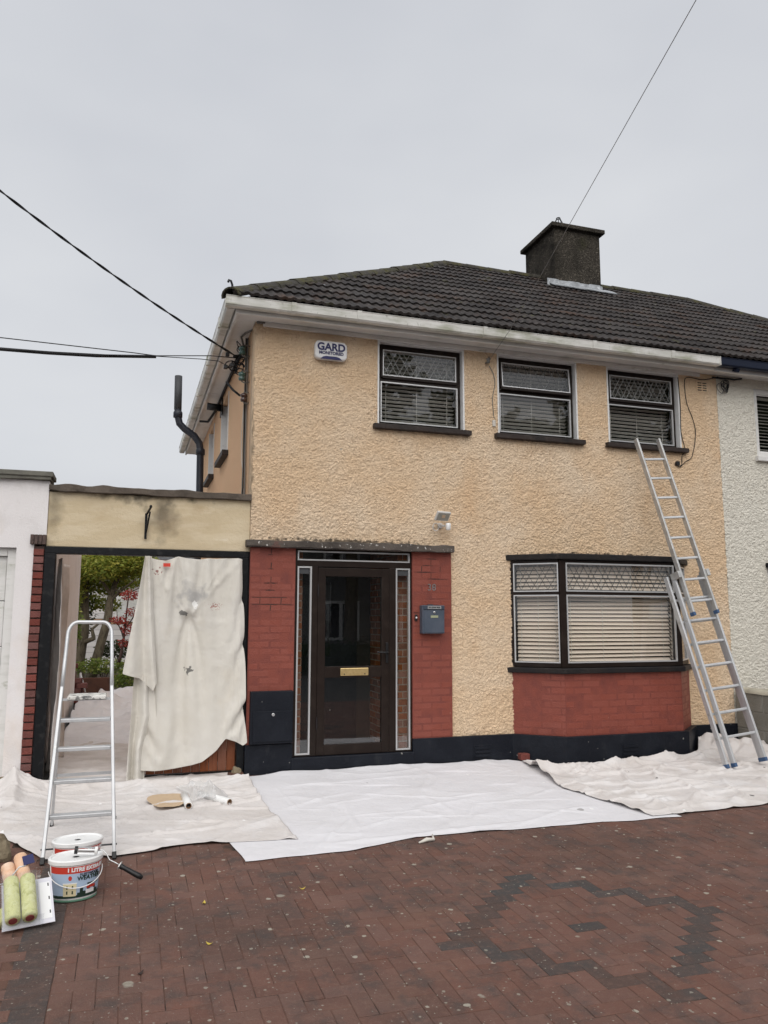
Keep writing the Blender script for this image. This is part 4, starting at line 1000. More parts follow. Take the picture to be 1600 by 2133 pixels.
CR_F = [(-2.0+.3*(k % 3), 2.75+.42*k+.2*((k*7) % 3), .1-.25*((k*5) % 3), 2.70+.44*k+.25*((k*4) % 3), .06+.025*(k % 3), .05+.02*(k % 2)) for k in range(10)]+make_creases(26, -1.8, -.1, 2.5, 6.8, 9, .035)
def wrink(x, y, s=1.0, a=.012, seed=0):
    w = .35*noise.noise(Vector((x*.9, y*.9, seed+7)))
    r = max(0, ridge(x*1.6*s+w*2, y*.8*s-w, seed)-.72)/.28
    r2 = max(0, ridge(x*.9*s+w, y*2.3*s+w*2, seed+3)-.74)/.26
    return a*(r*r*.9+r2*r2)+a*.35*(fbm(x*2.2*s, y*2.2*s, seed, 3)+.5)
def h_mid(x, y, u, v):
    f = wrink(x, y, .8, .010, 11)+crease_h(x, y, CR_M)
    d = abs(y-(-2.42+.085*(x-1.0)))            # fold running in from the front edge
    if .3 < x < 2.2: f += .02*math.exp(-(d/.035)**2)*min(1, (x-.3)*2)*min(1, (2.2-x)*1.3)
    f += .05*max(0, 1+(y)/.28)**2*(0.6+.4*math.sin(x*5))*(1 if x > -.2 else 0)*.7
    f *= max(.12, min(1, (x-.10)/.25))*max(.12, min(1, (2.85-x)/.2))      # lies flat under its neighbours
    return f
def h_left(x, y, u, v):
    f = wrink(x, y, 1.15, .022, 2)+crease_h(x, y, CR_L)
    f += .20*max(0, 1-abs(x+2.12)/.42)**1.3*max(0, min(1, (y+1.5)/1.2))*(.75+.35*noise.noise(Vector((x*6, y*3, 1))))      # heaped against the garage pier
    f += .05*max(0, 1-abs(y+.28+.05*math.sin(x*6))/.16)**2*(.6+.5*noise.noise(Vector((x*4, 2, 2))))
    return f
def h_right(x, y, u, v):
    f = wrink(x, y, 1.3, .024, 21)+crease_h(x, y, CR_R)
    f += .10*max(0, 1-abs(y+.62+.12*math.sin(x*2.2))/.16)**1.5*(.5+.7*noise.noise(Vector((x*3.2, y, 8))))*(1 if x < 5.5 else 0)
    d = math.hypot((x-5.62)/.33, (y+.18)/.34); f += .27*max(0, 1-d)**.8*(.8+.4*noise.noise(Vector((x*9, y*9, 5))))
    d = math.hypot((x-6.0)/.35, (y+.45)/.5); f += .15*max(0, 1-d)*(1+.5*noise.noise(Vector((x*8, y*8, 6))))
    d = math.hypot((x-2.98)/.25, (y+.8)/.9); f += .05*max(0, 1-d)*(.6+noise.noise(Vector((x*7, y*5, 7))))
    return f
ground_sheet('dust_sheet', [(-.368, -2.654), (.355, -2.637), (.97, -2.461), (3.35, -2.53)], [(.0, -.14), (.5, -.075), (1.8, -.075), (2.95, -.07), (3.2, -.28)],
             [(-.368, -2.654), (-.402, -2.2), (-.2, -1.2), (.0, -.14)], [(3.35, -2.53), (3.3, -1.3), (3.2, -.28)], h_mid, 'sheet_white', 'clean white dust sheet spread on the drive before the front door', 260, 180, .006)
ground_sheet('dust_sheet', [(-2.75, -1.15), (-2.045, -1.63), (-1.685, -2.267), (-1.22, -2.318), (-.652, -2.182), (.09, -2.273)], [(-2.75, -.05), (-2.02, -.05), (-1.0, -.08), (.0, -.13)],
             [(-2.75, -1.15), (-2.75, -.05)], [(.09, -2.273), (.0, -1.43), (.0, -.13)], h_left, 'sheet_beige', 'creased beige dust sheet on the ground under the stepladder', 230, 170, .011)
ground_sheet('dust_sheet', [(3.10, -2.49), (4.35, -2.42), (7.0, -2.3)], [(3.05, -.22), (3.46, -.50), (5.14, -.50), (5.48, -.14), (6.12, -.10), (6.14, -.5), (6.13, -.9)],
             [(3.10, -2.49), (2.84, -1.43), (3.05, -.22)], [(7.0, -2.3), (6.14, -2.2), (6.13, -.9)], h_right, 'sheet_beige', 'rumpled beige dust sheet under the long ladder and bay window', 260, 180, .013)
def h_pass(x, y, u, v):
    return min(.03, wrink(x, y, 1.2, .02, 31)+.01) if y > 1.9 else wrink(x, y, 1.2, .02, 31)+.01
ground_sheet('dust_sheet', [(-1.87, -.12), (-.05, -.14)], [(-1.95, 3.2), (-.05, 3.2)], [(-1.87, -.12), (-1.95, 3.2)], [(-.05, -.14), (-.05, 3.2)], h_pass, 'sheet_pass', 'pinkish beige dust sheet laid inside the side passage', 60, 90, .012)
def h_far(x, y, u, v):
    f = (.03+.26*max(0, ridge(x*.35+.2*noise.noise(Vector((x, y, 2))), y*1.35, 41)-.30)**1.5+.08*max(0, fbm(x*1.6, y*1.6, 3, 4)))*min(1, v*9)+.012*(y-2.4)
    f += crease_h(x, y, CR_F)*min(1, v*9)
    f += .26*max(0, 1-math.hypot((x+1.55)/.35, (y-5.3)/.35))*(.6+.8*noise.noise(Vector((x*7, y*7, 5))))
    return f
ground_sheet('dust_sheet', [(-1.93, 2.3), (-.9, 2.15), (-.05, 2.6)], [(-1.9, 7.2), (.6, 7.6)], [(-1.93, 2.3), (-1.9, 7.2)], [(-.05, 2.6), (-.05, 6.9), (.6, 7.6)], h_far, 'sheet_grey', 'crumpled grey dust sheet at the far end of the passage', 80, 130, .022)

# sheet hanging over the gate
hs = MB()
K = unp(392, 1290, -.05); TL = unp(312, 1162, -.05); TR = unp(503, 1164, -.05)
def seg(p, a, c):
    ax, az, cx, cz = a.x, a.z, c.x, c.z; dx, dz = cx-ax, cz-az; L2 = dx*dx+dz*dz
    t = max(0, min(1, ((p.x-ax)*dx+(p.z-az)*dz)/L2)); return math.hypot(p.x-ax-dx*t, p.z-az-dz*t), t
def pxl(*pts, Y=-.05): return [tuple(unp(x, y, Y)) for x, y in pts]
q_ = lambda x, y: unp(x, y, -.05)
creases = [(TL, q_(348, 1228), .022, .026), (q_(348, 1228), q_(388, 1284), .020, .020), (TR, q_(452, 1218), .026, .030), (q_(452, 1218), q_(396, 1284), .024, .022), (q_(345, 1166), q_(392, 1278), .014, .012),
           (q_(466, 1166), q_(402, 1278), .016, .012), (TR, q_(478, 1330), .016, .030), (q_(325, 1200), q_(331, 1420), .022, .018), (q_(331, 1420), q_(318, 1600), .018, .025),
           (q_(499, 1180), q_(498, 1540), .028, .016), (q_(488, 1290), q_(480, 1535), .018, .018), (q_(372, 1440), q_(335, 1595), .012, .04), (q_(440, 1440), q_(468, 1531), .014, .025),
           (q_(398, 1290), q_(470, 1300), .008, .03), (q_(340, 1290), q_(388, 1292), .007, .03), (q_(380, 1330), q_(350, 1480), .010, .05), (q_(420, 1330), q_(425, 1520), .009, .055), (q_(460, 1290), q_(470, 1500), .010, .03), (q_(310, 1170), q_(500, 1172), .012, .012)]
Cm = coons(pxl((300, 1602), (330, 1600), (375, 1591), (420, 1579), (447, 1556), (466, 1531), (484, 1541), (496, 1552), (506, 1546)), pxl((304, 1160), (345, 1166), (372, 1159), (420, 1164), (470, 1161), (505, 1164)),
           pxl((300, 1602), (302, 1400), (304, 1160)), pxl((506, 1546), (507, 1400), (505, 1164)))
import numpy as np
def drape(C, nu, nv, slack, pins, steps=170, iters=9):
    rng = np.random.default_rng(4)
    P0 = np.array([[tuple(C(i/nu, j/nv)) for i in range(nu+1)] for j in range(nv+1)])      # row 0 = bottom
    X = P0.copy(); uu = np.linspace(0, 1, nu+1)[None, :]; vv = np.linspace(0, 1, nv+1)[:, None]
    X[..., 1] += -.03-.025*np.sin(uu*13+1.2*np.sin(vv*3))*(1-.4*vv)-.02*np.sin(uu*29+2)*(1-vv)+rng.normal(0, .004, X.shape[:2])
    rest = {}
    def cons(di, dj, k):
        a = P0[:P0.shape[0]-dj, :P0.shape[1]-di] if di >= 0 else P0[:P0.shape[0]-dj, -di:]
        b_ = P0[dj:, di:] if di >= 0 else P0[dj:, :P0.shape[1]+di]
        d = b_-a; d = d*np.array([1+slack, 1, 1.0]); return (di, dj, np.linalg.norm(d, axis=-1), k)
    CS = [cons(1, 0, 1), cons(0, 1, 1), cons(1, 1, .6), cons(-1, 1, .6), cons(3, 0, .10), cons(0, 3, .10)]
    W = np.ones(X.shape[:2]); fixed = []
    for (r, c, off) in pins: W[r, c] = 0; X[r, c] = P0[r, c]+np.array(off)
    V = np.zeros_like(X); dt = .02
    for st in range(steps):
        Y = X+V*.93; Y[..., 2] -= .00006*W; 
        for _ in range(iters):
            for di, dj, L, k in CS:
                a = (slice(0, Y.shape[0]-dj), slice(0, Y.shape[1]-di)) if di >= 0 else (slice(0, Y.shape[0]-dj), slice(-di, None))
                b_ = (slice(dj, None), slice(di, None)) if di >= 0 else (slice(dj, None), slice(0, Y.shape[1]+di))
                d = Y[b_]-Y[a]; l = np.linalg.norm(d, axis=-1)+1e-9; wa, wb = W[a], W[b_]
                corr = (d*((l-L)/l*k*.45/np.maximum(wa+wb, 1e-6))[..., None]); corr[(wa+wb) == 0] = 0
                Y[a] += corr*wa[..., None]; Y[b_] -= corr*wb[..., None]
            Y[..., 1] = np.minimum(Y[..., 1], .035)
            for (r, c, off) in pins: Y[r, c] = P0[r, c]+np.array(off)
        V = Y-X; X = Y
    return X
NU, NV = 76, 104
top_pins = [(NV, c, (0, -.02-.012*math.sin(c*.55)-.008*math.sin(c*.21), -.012*abs(math.sin(c*.13)))) for c in range(NU+1)]
kc = min(range(NU+1), key=lambda i: abs(Cm(i/NU, .7).x-K.x)); kr = min(range(NV+1), key=lambda j_: abs(Cm(kc/NU, j_/NV).z-K.z))
XS = drape(Cm, NU, NV, .10, top_pins+[(kr, kc, (0, .07, .03)), (NV//2, NU, (.005, -.01, 0)), (NV*3//4, NU, (.005, -.01, 0)), (NV//6, NU, (.0, -.01, 0)), (NV//2, 0, (-.01, -.02, 0)), (NV//6, 0, (-.01, -.02, 0))])
def Pm(u, v):
    p = Vector(XS[round(v*NV), round(u*NU)]); d = 0
    for a, c, am, w in creases[:14]:
        q, t = seg(p, a, c); d += .5*am*math.exp(-(q/w)**2)*(.5+.5*t)
    return (p.x, p.y-d-.006*fbm(p.x*4, p.z*3, 5, 5), p.z)
hs.sheet(Pm, NU, NV)
Cf = coons(pxl((255, 1402), (290, 1412), (318, 1438), (326, 1420)), pxl((302, 1159), (316, 1160)), pxl((255, 1402), (270, 1325), (286, 1250), (302, 1159)), pxl((326, 1420), (324, 1380), (320, 1290), (316, 1160)))
def Pf(u, v):
    p = Cf(u, v); d = .036*math.sin(u*9+2.5*v)*(1-v*.5)+.01*fbm(p.x*5, p.z*4, 3)
    return (p.x, p.y-.085-d-.05*(1-v)*(1-u), p.z)
hs.sheet(Pf, 40, 80)
Ct = coons(pxl((262, 1622), (278, 1640), (300, 1637)), pxl((280, 1400), (300, 1405), (324, 1420)), pxl((262, 1622), (270, 1520), (280, 1400)), pxl((300, 1637), (303, 1560), (326, 1500), (324, 1420)))
def Pt(u, v):
    p = Ct(u, v); d = .04*math.sin(u*10+1+v*2.2)+.012*fbm(p.x*5, p.z*4, 8); return (p.x, p.y-.04-d, p.z)
hs.sheet(Pt, 40, 80)
hs.build('hanging_sheet', 'sheet_hang', smooth=True, label='paint spotted cream dust sheet hung over the wooden gate', cat='dust sheet', solid=.0016, fix=False, sub=1)
ta, tb = unp(340, 1180, -.10), unp(355, 1176, -.10)
MB().box(ta.x, tb.x, -.118, -.113, ta.z-.002, tb.z+.012).build('tape', 'print_red', label='strip of red tape stuck on the hanging dust sheet', cat='tape')
def Pl(u, v):
    y = .14+1.5*u; z = -.1+2.15*v; return (-1.90+.03*math.sin(u*16+v*2)+.05*math.sin(u*7+1)*(1-v*.5)+.02*fbm(u*4, v*3, 2), y, z)
MB().sheet(Pl, 60, 60).build('hanging_sheet', 'sheet_pass', smooth=True, label='narrow beige dust sheet hanging along the passage wall behind the stepladder', cat='dust sheet', solid=.0016, fix=False)

# ------------------------------------------------------------------ things on the walls
al = thing('alarm_box', (.845, -.07, 4.33), 'white and navy alarm bell box high on the peach wall', 'alarm box')
def rrect(w, h, r, n=5):
    o = []
    for cx, cz, a0 in ((w/2-r, h/2-r, 0), (-w/2+r, h/2-r, 90), (-w/2+r, -h/2+r, 180), (w/2-r, -h/2+r, 270)):
        for k in range(n+1): a = R(a0+90*k/n); o.append((cx+r*math.cos(a), cz+r*math.sin(a)))
    return o
AC = (.845, 4.44)
MB().prism([(AC[0]+x, AC[1]+z+(.012*math.cos(x*9) if z > 0 else 0)) for x, z in rrect(.375, .21, .05)], 'y', -.075, -.001).build('cover', 'alarm_white', al, bevel=.018)
MB().prism([(AC[0]-.125, AC[1]-.108), (AC[0]+.125, AC[1]-.108), (AC[0]+.095, AC[1]-.082), (AC[0]+.06, AC[1]-.072), (AC[0]-.06, AC[1]-.072), (AC[0]-.095, AC[1]-.082)], 'y', -.081, -.074).build('strobe', 'print_navy', al)
put_text('GARD', .118, T(AC[0], -.078, AC[1]+.032) @ FACE, 'print_navy', al, bold=.004)
put_text('MONITORED', .048, T(AC[0], -.078, AC[1]-.036) @ FACE, 'print_navy', al, bold=.0018)

lampO = thing('floodlight', (2.15, -.1, 2.5), 'white security floodlight with motion sensor above the porch coping', 'floodlight')
LM = T(2.148, -.14, 2.61) @ Matrix.Rotation(R(12), 4, 'Z') @ Matrix.Rotation(R(38), 4, 'X')
hd = MB(); hd.obox(LM, -.09, .09, -.02, .010, -.058, .058); hd.build('head', 'lamp_white', lampO, bevel=.008)
g = MB(); g.obox(LM, -.076, .076, -.024, -.021, -.045, .045); g.build('pane', 'lamp_glass', lampO)
g = MB(); g.obox(LM, -.022, .022, -.027, -.0245, -.012, .025); g.build('led', 'led_panel', lampO)
MB().box(2.14, 2.19, -.04, -.001, 2.48, 2.54).build('mount', 'lamp_white', lampO, bevel=.008)
MB().tube([(2.16, -.04, 2.52), (2.19, -.10, 2.50)], .012).build('bracket', 'lamp_white', lampO)
MB().lathe([(.018, -.045), (.028, -.035), (.03, 0), (.03, .03), (.02, .036)], (2.222, -.13, 2.495), 16).build('sensor', 'tub_white', lampO, smooth=True)
MB().tube([(2.10+.038*math.cos(a/10*6.0), -.05-.01*math.sin(a/3), 2.49+.045*math.sin(a/10*6.0)) for a in range(11)], .005, 6).build('flex', 'lamp_white', lampO, smooth=True)

num = thing('house_number', (2.05, -.04, 1.76), 'small silver number 38 on the red brick pillar', 'number')
put_text('3', .105, T(2.024, -.038, 1.80) @ FACE, 'steel', num, name='digit'); put_text('8', .105, T(2.080, -.038, 1.80) @ FACE, 'steel', num, name='digit')

ml = thing('letterbox', (2.035, -.1, 1.29), 'blue grey metal letterbox fixed on the red pillar under the number', 'letterbox')
MB().box(1.905, 2.17, -.125, -.036, 1.288, 1.60).build('case', 'anthracite', ml, bevel=.006)
MB().box(1.925, 2.165, -.131, -.1255, 1.298, 1.545).build('door', 'anthracite', ml, bevel=.004)
MB().box(1.915, 2.168, -.136, -.1255, 1.555, 1.595).build('flap', 'anthracite_dark', ml, bevel=.004)
MB().box(1.965, 2.125, -.1395, -.1365, 1.560, 1.592).build('plate', 'plate_silver', ml)
put_text('NO JUNK MAIL', .021, T(2.045, -.141, 1.576) @ FACE, 'print_dark', ml, bold=.0006)
MB().lathe([(.013, 0), (.013, .006), (.007, .008)], (2.045, -.131, 1.522), 14, M=Matrix.Rotation(R(90), 3, 'X')).build('lock', 'steel', ml)
MB().box(2.002, 2.09, -.134, -.1312, 1.462, 1.488).build('name_plate', 'plate_gold', ml)
MB().box(2.0, 2.06, -.06, -.036, 1.601, 1.612).build('hook', 'pipe_grey', ml)
db = thing('doorbell', (1.86, -.05, 1.42), 'small dark doorbell with pale button beside the door', 'doorbell')
MB().box(1.845, 1.876, -.052, -.034, 1.425, 1.498).build('case', 'brown_dark', db, bevel=.006)
MB().lathe([(.010, 0), (.010, .005), (.006, .008)], (1.861, -.052, 1.463), 14, M=Matrix.Rotation(R(90), 3, 'X')).build('button', 'print_white', db)

# ------------------------------------------------------------------ overhead lines and cables
def line(p, q, n=30, sag=0, ext=1.0):
    p, q = Vector(p), Vector(q); q = p+(q-p)*ext
    return [p.lerp(q, i/n)-Vector((0, 0, sag*4*(i/n)*(1-i/n))) for i in range(n+1)]
P0 = unp(492, 742, .42)
far = CAM+(_f+_r*((0-800)/FPX)-_u*((397-1066.5)/FPX))*7.0
pth = line(P0, far, 160, .0, 3.2)
pth = [p+Vector((0, 0, -.05*4*min(i/50, 1)*(1-min(i/50, 1)))) for i, p in enumerate(pth)]
def twisted(path, r, pitch, name, m, label, cat):
    b = MB()
    for ph in (0, math.pi):
        pts = []; s = 0
        fine = []
        for a, c in zip(path, path[1:]):
            for k in range(4): fine.append(a.lerp(c, k/4))
        fine.append(path[-1])
        for i, p in enumerate(fine):
            if i: s += (p-fine[i-1]).length
            t = (fine[min(i+1, len(fine)-1)]-fine[max(0, i-1)]).normalized(); sx = t.cross(Vector((0, 0, 1))).normalized(); up = sx.cross(t)
            a = 2*math.pi*s/pitch+ph; pts.append(p+(sx*math.cos(a)+up*math.sin(a))*r)
        b.tube(pts, r, 6)
    return b.build(name, m, smooth=True, label=label, cat=cat)
twisted(pth, .0065, .46, 'power_cable', 'cable_black', 'twisted black overhead cable climbing away from the house corner', 'cable')
P1, P2 = unp(497, 746, .5), unp(478, 764, .5)
l1 = CAM+(_f+_r*((0-800)/FPX)-_u*((703-1066.5)/FPX))*8.2; l2 = CAM+(_f+_r*((0-800)/FPX)-_u*((727-1066.5)/FPX))*8.0
MB().tube([P1, unp(440, 741, .48), unp(325, 741, .42)]+line(unp(280, 735, .40), l1, 8, .0, 1.0)+[l1+(l1-P1)*.8], .0055, 6).build('overhead_wire', 'cable_black', smooth=True, label='thin upper overhead wire running level to the left', cat='cable')
MB().tube([P2, unp(455, 752, .48), unp(420, 748, .46), unp(325, 742, .42)]+line(unp(300, 743, .4), l2, 12, .0, 1.0)+[l2+(l2-P2)*.8], .0045, 6).build('overhead_wire', 'cable_black', smooth=True, label='lower overhead wire that runs through the black sleeve', cat='cable')
sl0 = unp(325, 743, .415)
MB().tube([sl0, unp(200, 741, .36), unp(100, 735, .30), l2, l2+(l2-sl0)*.5], [.018, .018, .019, .019, .019], 12).build('cable_sleeve', 'cable_black', smooth=True, label='thick black sleeve around the lower overhead wire', cat='cable sleeve')
# phone wire to the upper right
W0 = unp(1019, 750, -.06); W1 = unp(1062, 688, -.5); W2 = CAM+(_f+_r*((1450-800)/FPX)-_u*((0-1066.5)/FPX))*5.0
MB().tube([W0, W0.lerp(W1, .5)]+line(W1, W2, 10, 0, 1.9), .003, 6).build('telephone_wire', 'wire_steel', smooth=True, label='single straight wire rising from the wall past the chimney', cat='cable')
hk = thing('wire_hook', W0, 'small rusty wire anchor on the wall between upper windows', 'anchor')
MB().tube([W0+Vector((-.03, .058, -.03)), W0+Vector((-.01, 0, -.02)), W0+Vector((.01, -.01, .01)), W0+Vector((0, .01, .04))], .008, 6).build('hook', 'cable_grey', hk, smooth=True)
MB().lathe([(.012, -.03), (.024, -.02), (.016, 0), (.024, .02), (.012, .03)], W0+Vector((-.015, 0, -.01)), 10).build('insulator', 'cable_grey', hk, smooth=True)
def wall_cable(pts, r, m, label, Y=-.014):
    P = [unp(x, y, Y) for x, y in pts]; fine = []
    for i in range(len(P)-1):
        p0, p1, p2, p3 = P[max(i-1, 0)], P[i], P[i+1], P[min(i+2, len(P)-1)]
        for k in range(6):
            t = k/6; fine.append(.5*((2*p1)+(p2-p0)*t+(2*p0-5*p1+4*p2-p3)*t*t+(3*p1-p0-3*p2+p3)*t**3))
    fine.append(P[-1]); return MB().tube(fine, r, 6).build('wall_cable', m, smooth=True, label=label, cat='cable')
wall_cable([(1019, 762), (1028, 780), (1031, 800), (1026, 830), (1028, 860), (1030, 872)], .0045, 'cable_grey', 'thin brown cable hanging down beside the middle upper window')
wall_cable([(1412, 786), (1417, 840), (1419, 900), (1427, 936), (1421, 950), (1420, 968), (1412, 972)], .005, 'cable_black', 'black cable close along the frame of the right upper window')
wall_cable([(1496, 785), (1465, 791), (1432, 786), (1426, 800), (1431, 840), (1444, 875), (1449, 905), (1442, 950), (1428, 962), (1416, 974)], .005, 'cable_black', 'black cable hanging in a long loop beside the right upper window')
bx = unp(1412, 966, -.02); MB().box(bx.x-.03, bx.x+.02, -.04, -.001, bx.z-.025, bx.z+.03).build('junction_box', 'cable_black', bevel=.004, label='tiny black junction box below the right upper window sill', cat='junction box')
tg = unp(1029, 880, -.02); MB().box(tg.x-.02, tg.x+.02, -.03, -.001, tg.z-.05, tg.z+.03).build('cable_end', 'cable_white', bevel=.006, label='pale frayed cable end at the middle upper window sill', cat='cable end')
# coil under the neighbour's eaves
cb = thing('cable_coil', unp(1512, 806, -.05), 'tangle of dark cable loops on the white wall under the eaves', 'cable')
for k in range(6):
    c = unp(1506+random.uniform(-6, 12), 803+random.uniform(-5, 6), -.04); rx, rz = random.uniform(.03, .07), random.uniform(.05, .08)
    MB().tube([c+Vector((rx*math.cos(a*.5236), -.012*math.sin(a), rz*math.sin(a*.5236))) for a in range(13)], .0055, 6).build('loop', 'cable_black' if k % 3 else 'cable_grey', cb, smooth=True)
MB().tube([unp(x, y, -.03) for x, y in ((1484, 786), (1500, 788), (1516, 789), (1530, 791), (1545, 789))], .012, 6).build('splice', 'cable_black', cb, smooth=True)
# corner cluster on the side wall
cc = thing('cable_bundle', (-.04, .5, 2.8), 'bundle of grey and black service cables running down the house corner', 'cable')
for k, (dx, dy, m) in enumerate(((-.02, .0, 'cable_grey'), (-.035, .03, 'cable_black'), (-.03, .06, 'cable_grey'), (-.045, .015, 'cable_grey'), (-.02, .09, 'cable_white'))):
    pts = [(dx+.012*noise.noise(Vector((z*2, k*5, 0))), .42+dy+.03*noise.noise(Vector((z*1.5, k*7, 3))), z) for z in [4.66-.1*i for i in range(20)]]
    MB().tube(pts, .008 if k < 3 else .006, 6).build('cable', m, cc, smooth=True)
MB().tube([(-.02, .62, 3.95), (-.025, .75, 3.6), (-.02, .72, 3.3), (-.02, .5, 3.0), (-.02, .46, 2.75)], .005, 6).build('cable', 'cable_white', cc, smooth=True)
MB().tube([(-.06, .45, 4.55), (-.10, .42, 4.66), (-.05, .36, 4.70), (.02, .2, 4.69), (.02, -.02, 4.69), (.1, -.03, 4.685)], .013, 6).build('cable', 'cable_grey', cc, smooth=True)
for k in range(7):
    c = Vector((-.07+random.uniform(-.04, .02), .52+random.uniform(-.08, .12), 4.50+random.uniform(-.12, .1)))
    MB().tube([c+Vector((.05*math.cos(a*.6)*random.uniform(.7, 1.2), .07*math.sin(a*.6), .05*math.sin(a*.9+k))) for a in range(9)], .006, 5).build('loop', 'cable_black', cc, smooth=True)
for k in range(8):
    c = unp(488+random.uniform(-14, 14), 757+random.uniform(-14, 18), .5)
    MB().tube([c+Vector((.055*math.cos(a*.6+k), .05*math.sin(a*.5), .05*math.sin(a*.6+k))) for a in range(8)], .007, 5).build('loop', 'cable_black', cc, smooth=True)
for x, y in ((474, 738), (470, 764), (484, 760)):
    c = unp(x, y, .5); MB().box(c.x-.022, c.x+.022, c.y-.02, c.y+.02, c.z-.025, c.z+.02).build('connector', 'black_plastic', cc, bevel=.006)
MB().tube([unp(488, 742, .5), (-.05, .62, 4.50), (-.03, .9, 4.64), (-.025, 1.6, 4.68), (-.025, 3.9, 4.685), (-.10, 4.3, 4.60), (-.22, 4.4, 4.62)], .02, 6).build('cable', 'cable_black', cc, smooth=True)
MB().tube([unp(472, 795, .5), unp(485, 812, .45), unp(500, 824, .42)], .014, 6).build('cable', 'cable_black', cc, smooth=True)
for i, ((x, y), m, lb) in enumerate((((505, 730), 'glass_green', 'upper green glass insulator at the house corner'), ((504, 784), 'glass_green', 'lower green glass insulator at the house corner'), ((508, 828), 'insul_brown', 'brown porcelain insulator with steel bracket at the house corner'))):
    c = unp(x, y, .36); ins = thing('insulator', c, lb, 'insulator')
    MB().lathe([(.012, -.05), (.036, -.045), (.04, -.02), (.026, -.008), (.03, .0), (.042, .012), (.04, .035), (.018, .05)], c, 14).build('bell', m, ins, smooth=True)
    MB().tube([c+Vector((0, 0, -.065)), c+Vector((.0, .0, .06)), c+Vector((.05, .02, .07)), c+Vector((-c.x-.001, .03, .07))], .007, 6).build('pin', 'cable_grey', ins, smooth=True)
    MB().tube([c+Vector((0, 0, -.06)), c+Vector((.04, .0, -.075)), c+Vector((-c.x-.001, .02, -.05))], .007, 6).build('bracket', 'cable_grey', ins, smooth=True)

# ------------------------------------------------------------------ ladders
el = thing('extension_ladder', (5.3, -1.15, -.16), 'long three section aluminium ladder leaning on the window sill', 'ladder')
f0 = Vector((5.06, -1.16, -.125)); topL = unp(1327, 914, -.21)
wd = .43
tgt = topL-Vector((.06, -.137, .04)); up_d = tgt-f0; Ltot = up_d.length; up_d.normalize()
side = Vector((1, .03, .0)); side = (side-up_d*side.dot(up_d)).normalized(); nrm = side.cross(up_d).normalized()
if nrm.y > 0: nrm = -nrm
def ladder_section(parent, s0, s1, off, width, inset, first, cap_col='blue_cap', dirty=False):
    o = f0+nrm*off+side*inset
    for k in (0, 1):
        a = o+side*(width*k)
        r = MB().beam(a+up_d*s0, a+up_d*s1, .027, .062, nrm).build('rail', 'alu_dirty' if dirty else 'alu', parent, bevel=.004)
        MB().beam(a+up_d*(s0-.012), a+up_d*(s0+.03), .033, .068, nrm).build('foot_cap', cap_col, parent, bevel=.004)
        s = first
        while s < s1-.05:
            c = a+up_d*s+side*(-.0145 if k == 0 else .0145); MB().lathe([(.013, -.002), (.017, -.002), (.017, .002), (.010, .002)], c, 10, M=Matrix((nrm, up_d, side)).transposed()).build('rung_end', 'alu_dirty', parent)
            s += .262
    s = first
    while s < s1-.05:
        MB().beam(o+up_d*s+side*.01, o+up_d*s+side*(width-.01), .028, .024, nrm).build('rung', 'alu', parent, bevel=.006); s += .262
ladder_section(el, 0, 2.16, 0, wd+.075, -.055, .30)
ladder_section(el, .0, 2.18, .06, wd, .0, .30)
ladder_section(el, 1.66, Ltot+.0, .122, .345, .055, 1.66+.16, dirty=True)
for k in (0, 1):
    a = f0+nrm*.11+side*(wd*k); MB().beam(a+up_d*2.10, a+up_d*2.18, .04, .14, nrm).build('guide_bracket', 'alu_dirty', el, bevel=.004)

stp = thing('stepladder', (-1.46, -1.9, -.2), 'paint splashed aluminium stepladder with a top hoop standing before the passage', 'ladder')
FL, FR_ = Vector((-1.686, -2.33, -.203)), Vector((-1.224, -2.345, -.203))
def front(s, side):   # s: 0 foot .. 1 hoop
    y = -2.335+.60*s; z = -.203+1.63*s
    tw = [(0, -1.686, -1.224), (.66, -1.652, -1.296), (.76, -1.648, -1.303), (.93, -1.640, -1.318), (1, -1.636, -1.322)]
    for (a, l0, r0), (c, l1, r1) in zip(tw, tw[1:]):
        if s <= c: t = (s-a)/(c-a); return Vector((l0+(l1-l0)*t, y, z)) if side < 0 else Vector((r0+(r1-r0)*t, y, z))
for sd_ in (-1, 1): MB().beam(front(0, sd_), front(.70, sd_), .024, .05, (0, -1, .35)).build('front_rail', 'alu', stp, bevel=.005)
for sd_ in (-1, 1): MB().beam(front(0, sd_)-Vector((0, .005, .002)), front(.025, sd_), .03, .056, (0, -1, .35)).build('rubber_foot', 'black_plastic', stp, bevel=.004)
hl, hr_ = front(.935, -1), front(.935, 1); hoop = [front(.66, -1), front(.80, -1), hl]
for k in range(1, 7): a = math.pi/2*k/6; hoop.append(Vector((hl.x+.07*(1-math.cos(a)), hl.y+.036*math.sin(a), hl.z+.098*math.sin(a))))
for k in range(6, 0, -1): a = math.pi/2*k/6; hoop.append(Vector((hr_.x-.07*(1-math.cos(a)), hr_.y+.036*math.sin(a), hr_.z+.098*math.sin(a))))
hoop += [hr_, front(.80, 1), front(.66, 1)]
MB().tube(hoop, .0145, 10).build('hoop', 'alu', stp, smooth=True)
for s in (.17, .305, .435, .555):
    a, c = front(s, -1), front(s, 1); MB().box(a.x+.012, c.x-.012, a.y-.005, a.y+.075, a.z-.012, a.z+.014).build('tread', 'alu', stp, bevel=.004)
pa, pc = front(.652, -1), front(.652, 1)
MB().box(pa.x+.045, pc.x-.04, pa.y-.035, pa.y+.215, pa.z-.012, pa.z+.016).build('platform', 'painted_tread', stp, bevel=.006)
MB().beam(pa+Vector((0, .0, -.01)), pc+Vector((0, 0, -.01)), .018, .018).build('platform_bar', 'alu', stp)
RL, RRt = Vector((-1.70, -1.46, -.16)), Vector((-1.235, -1.44, -.16))
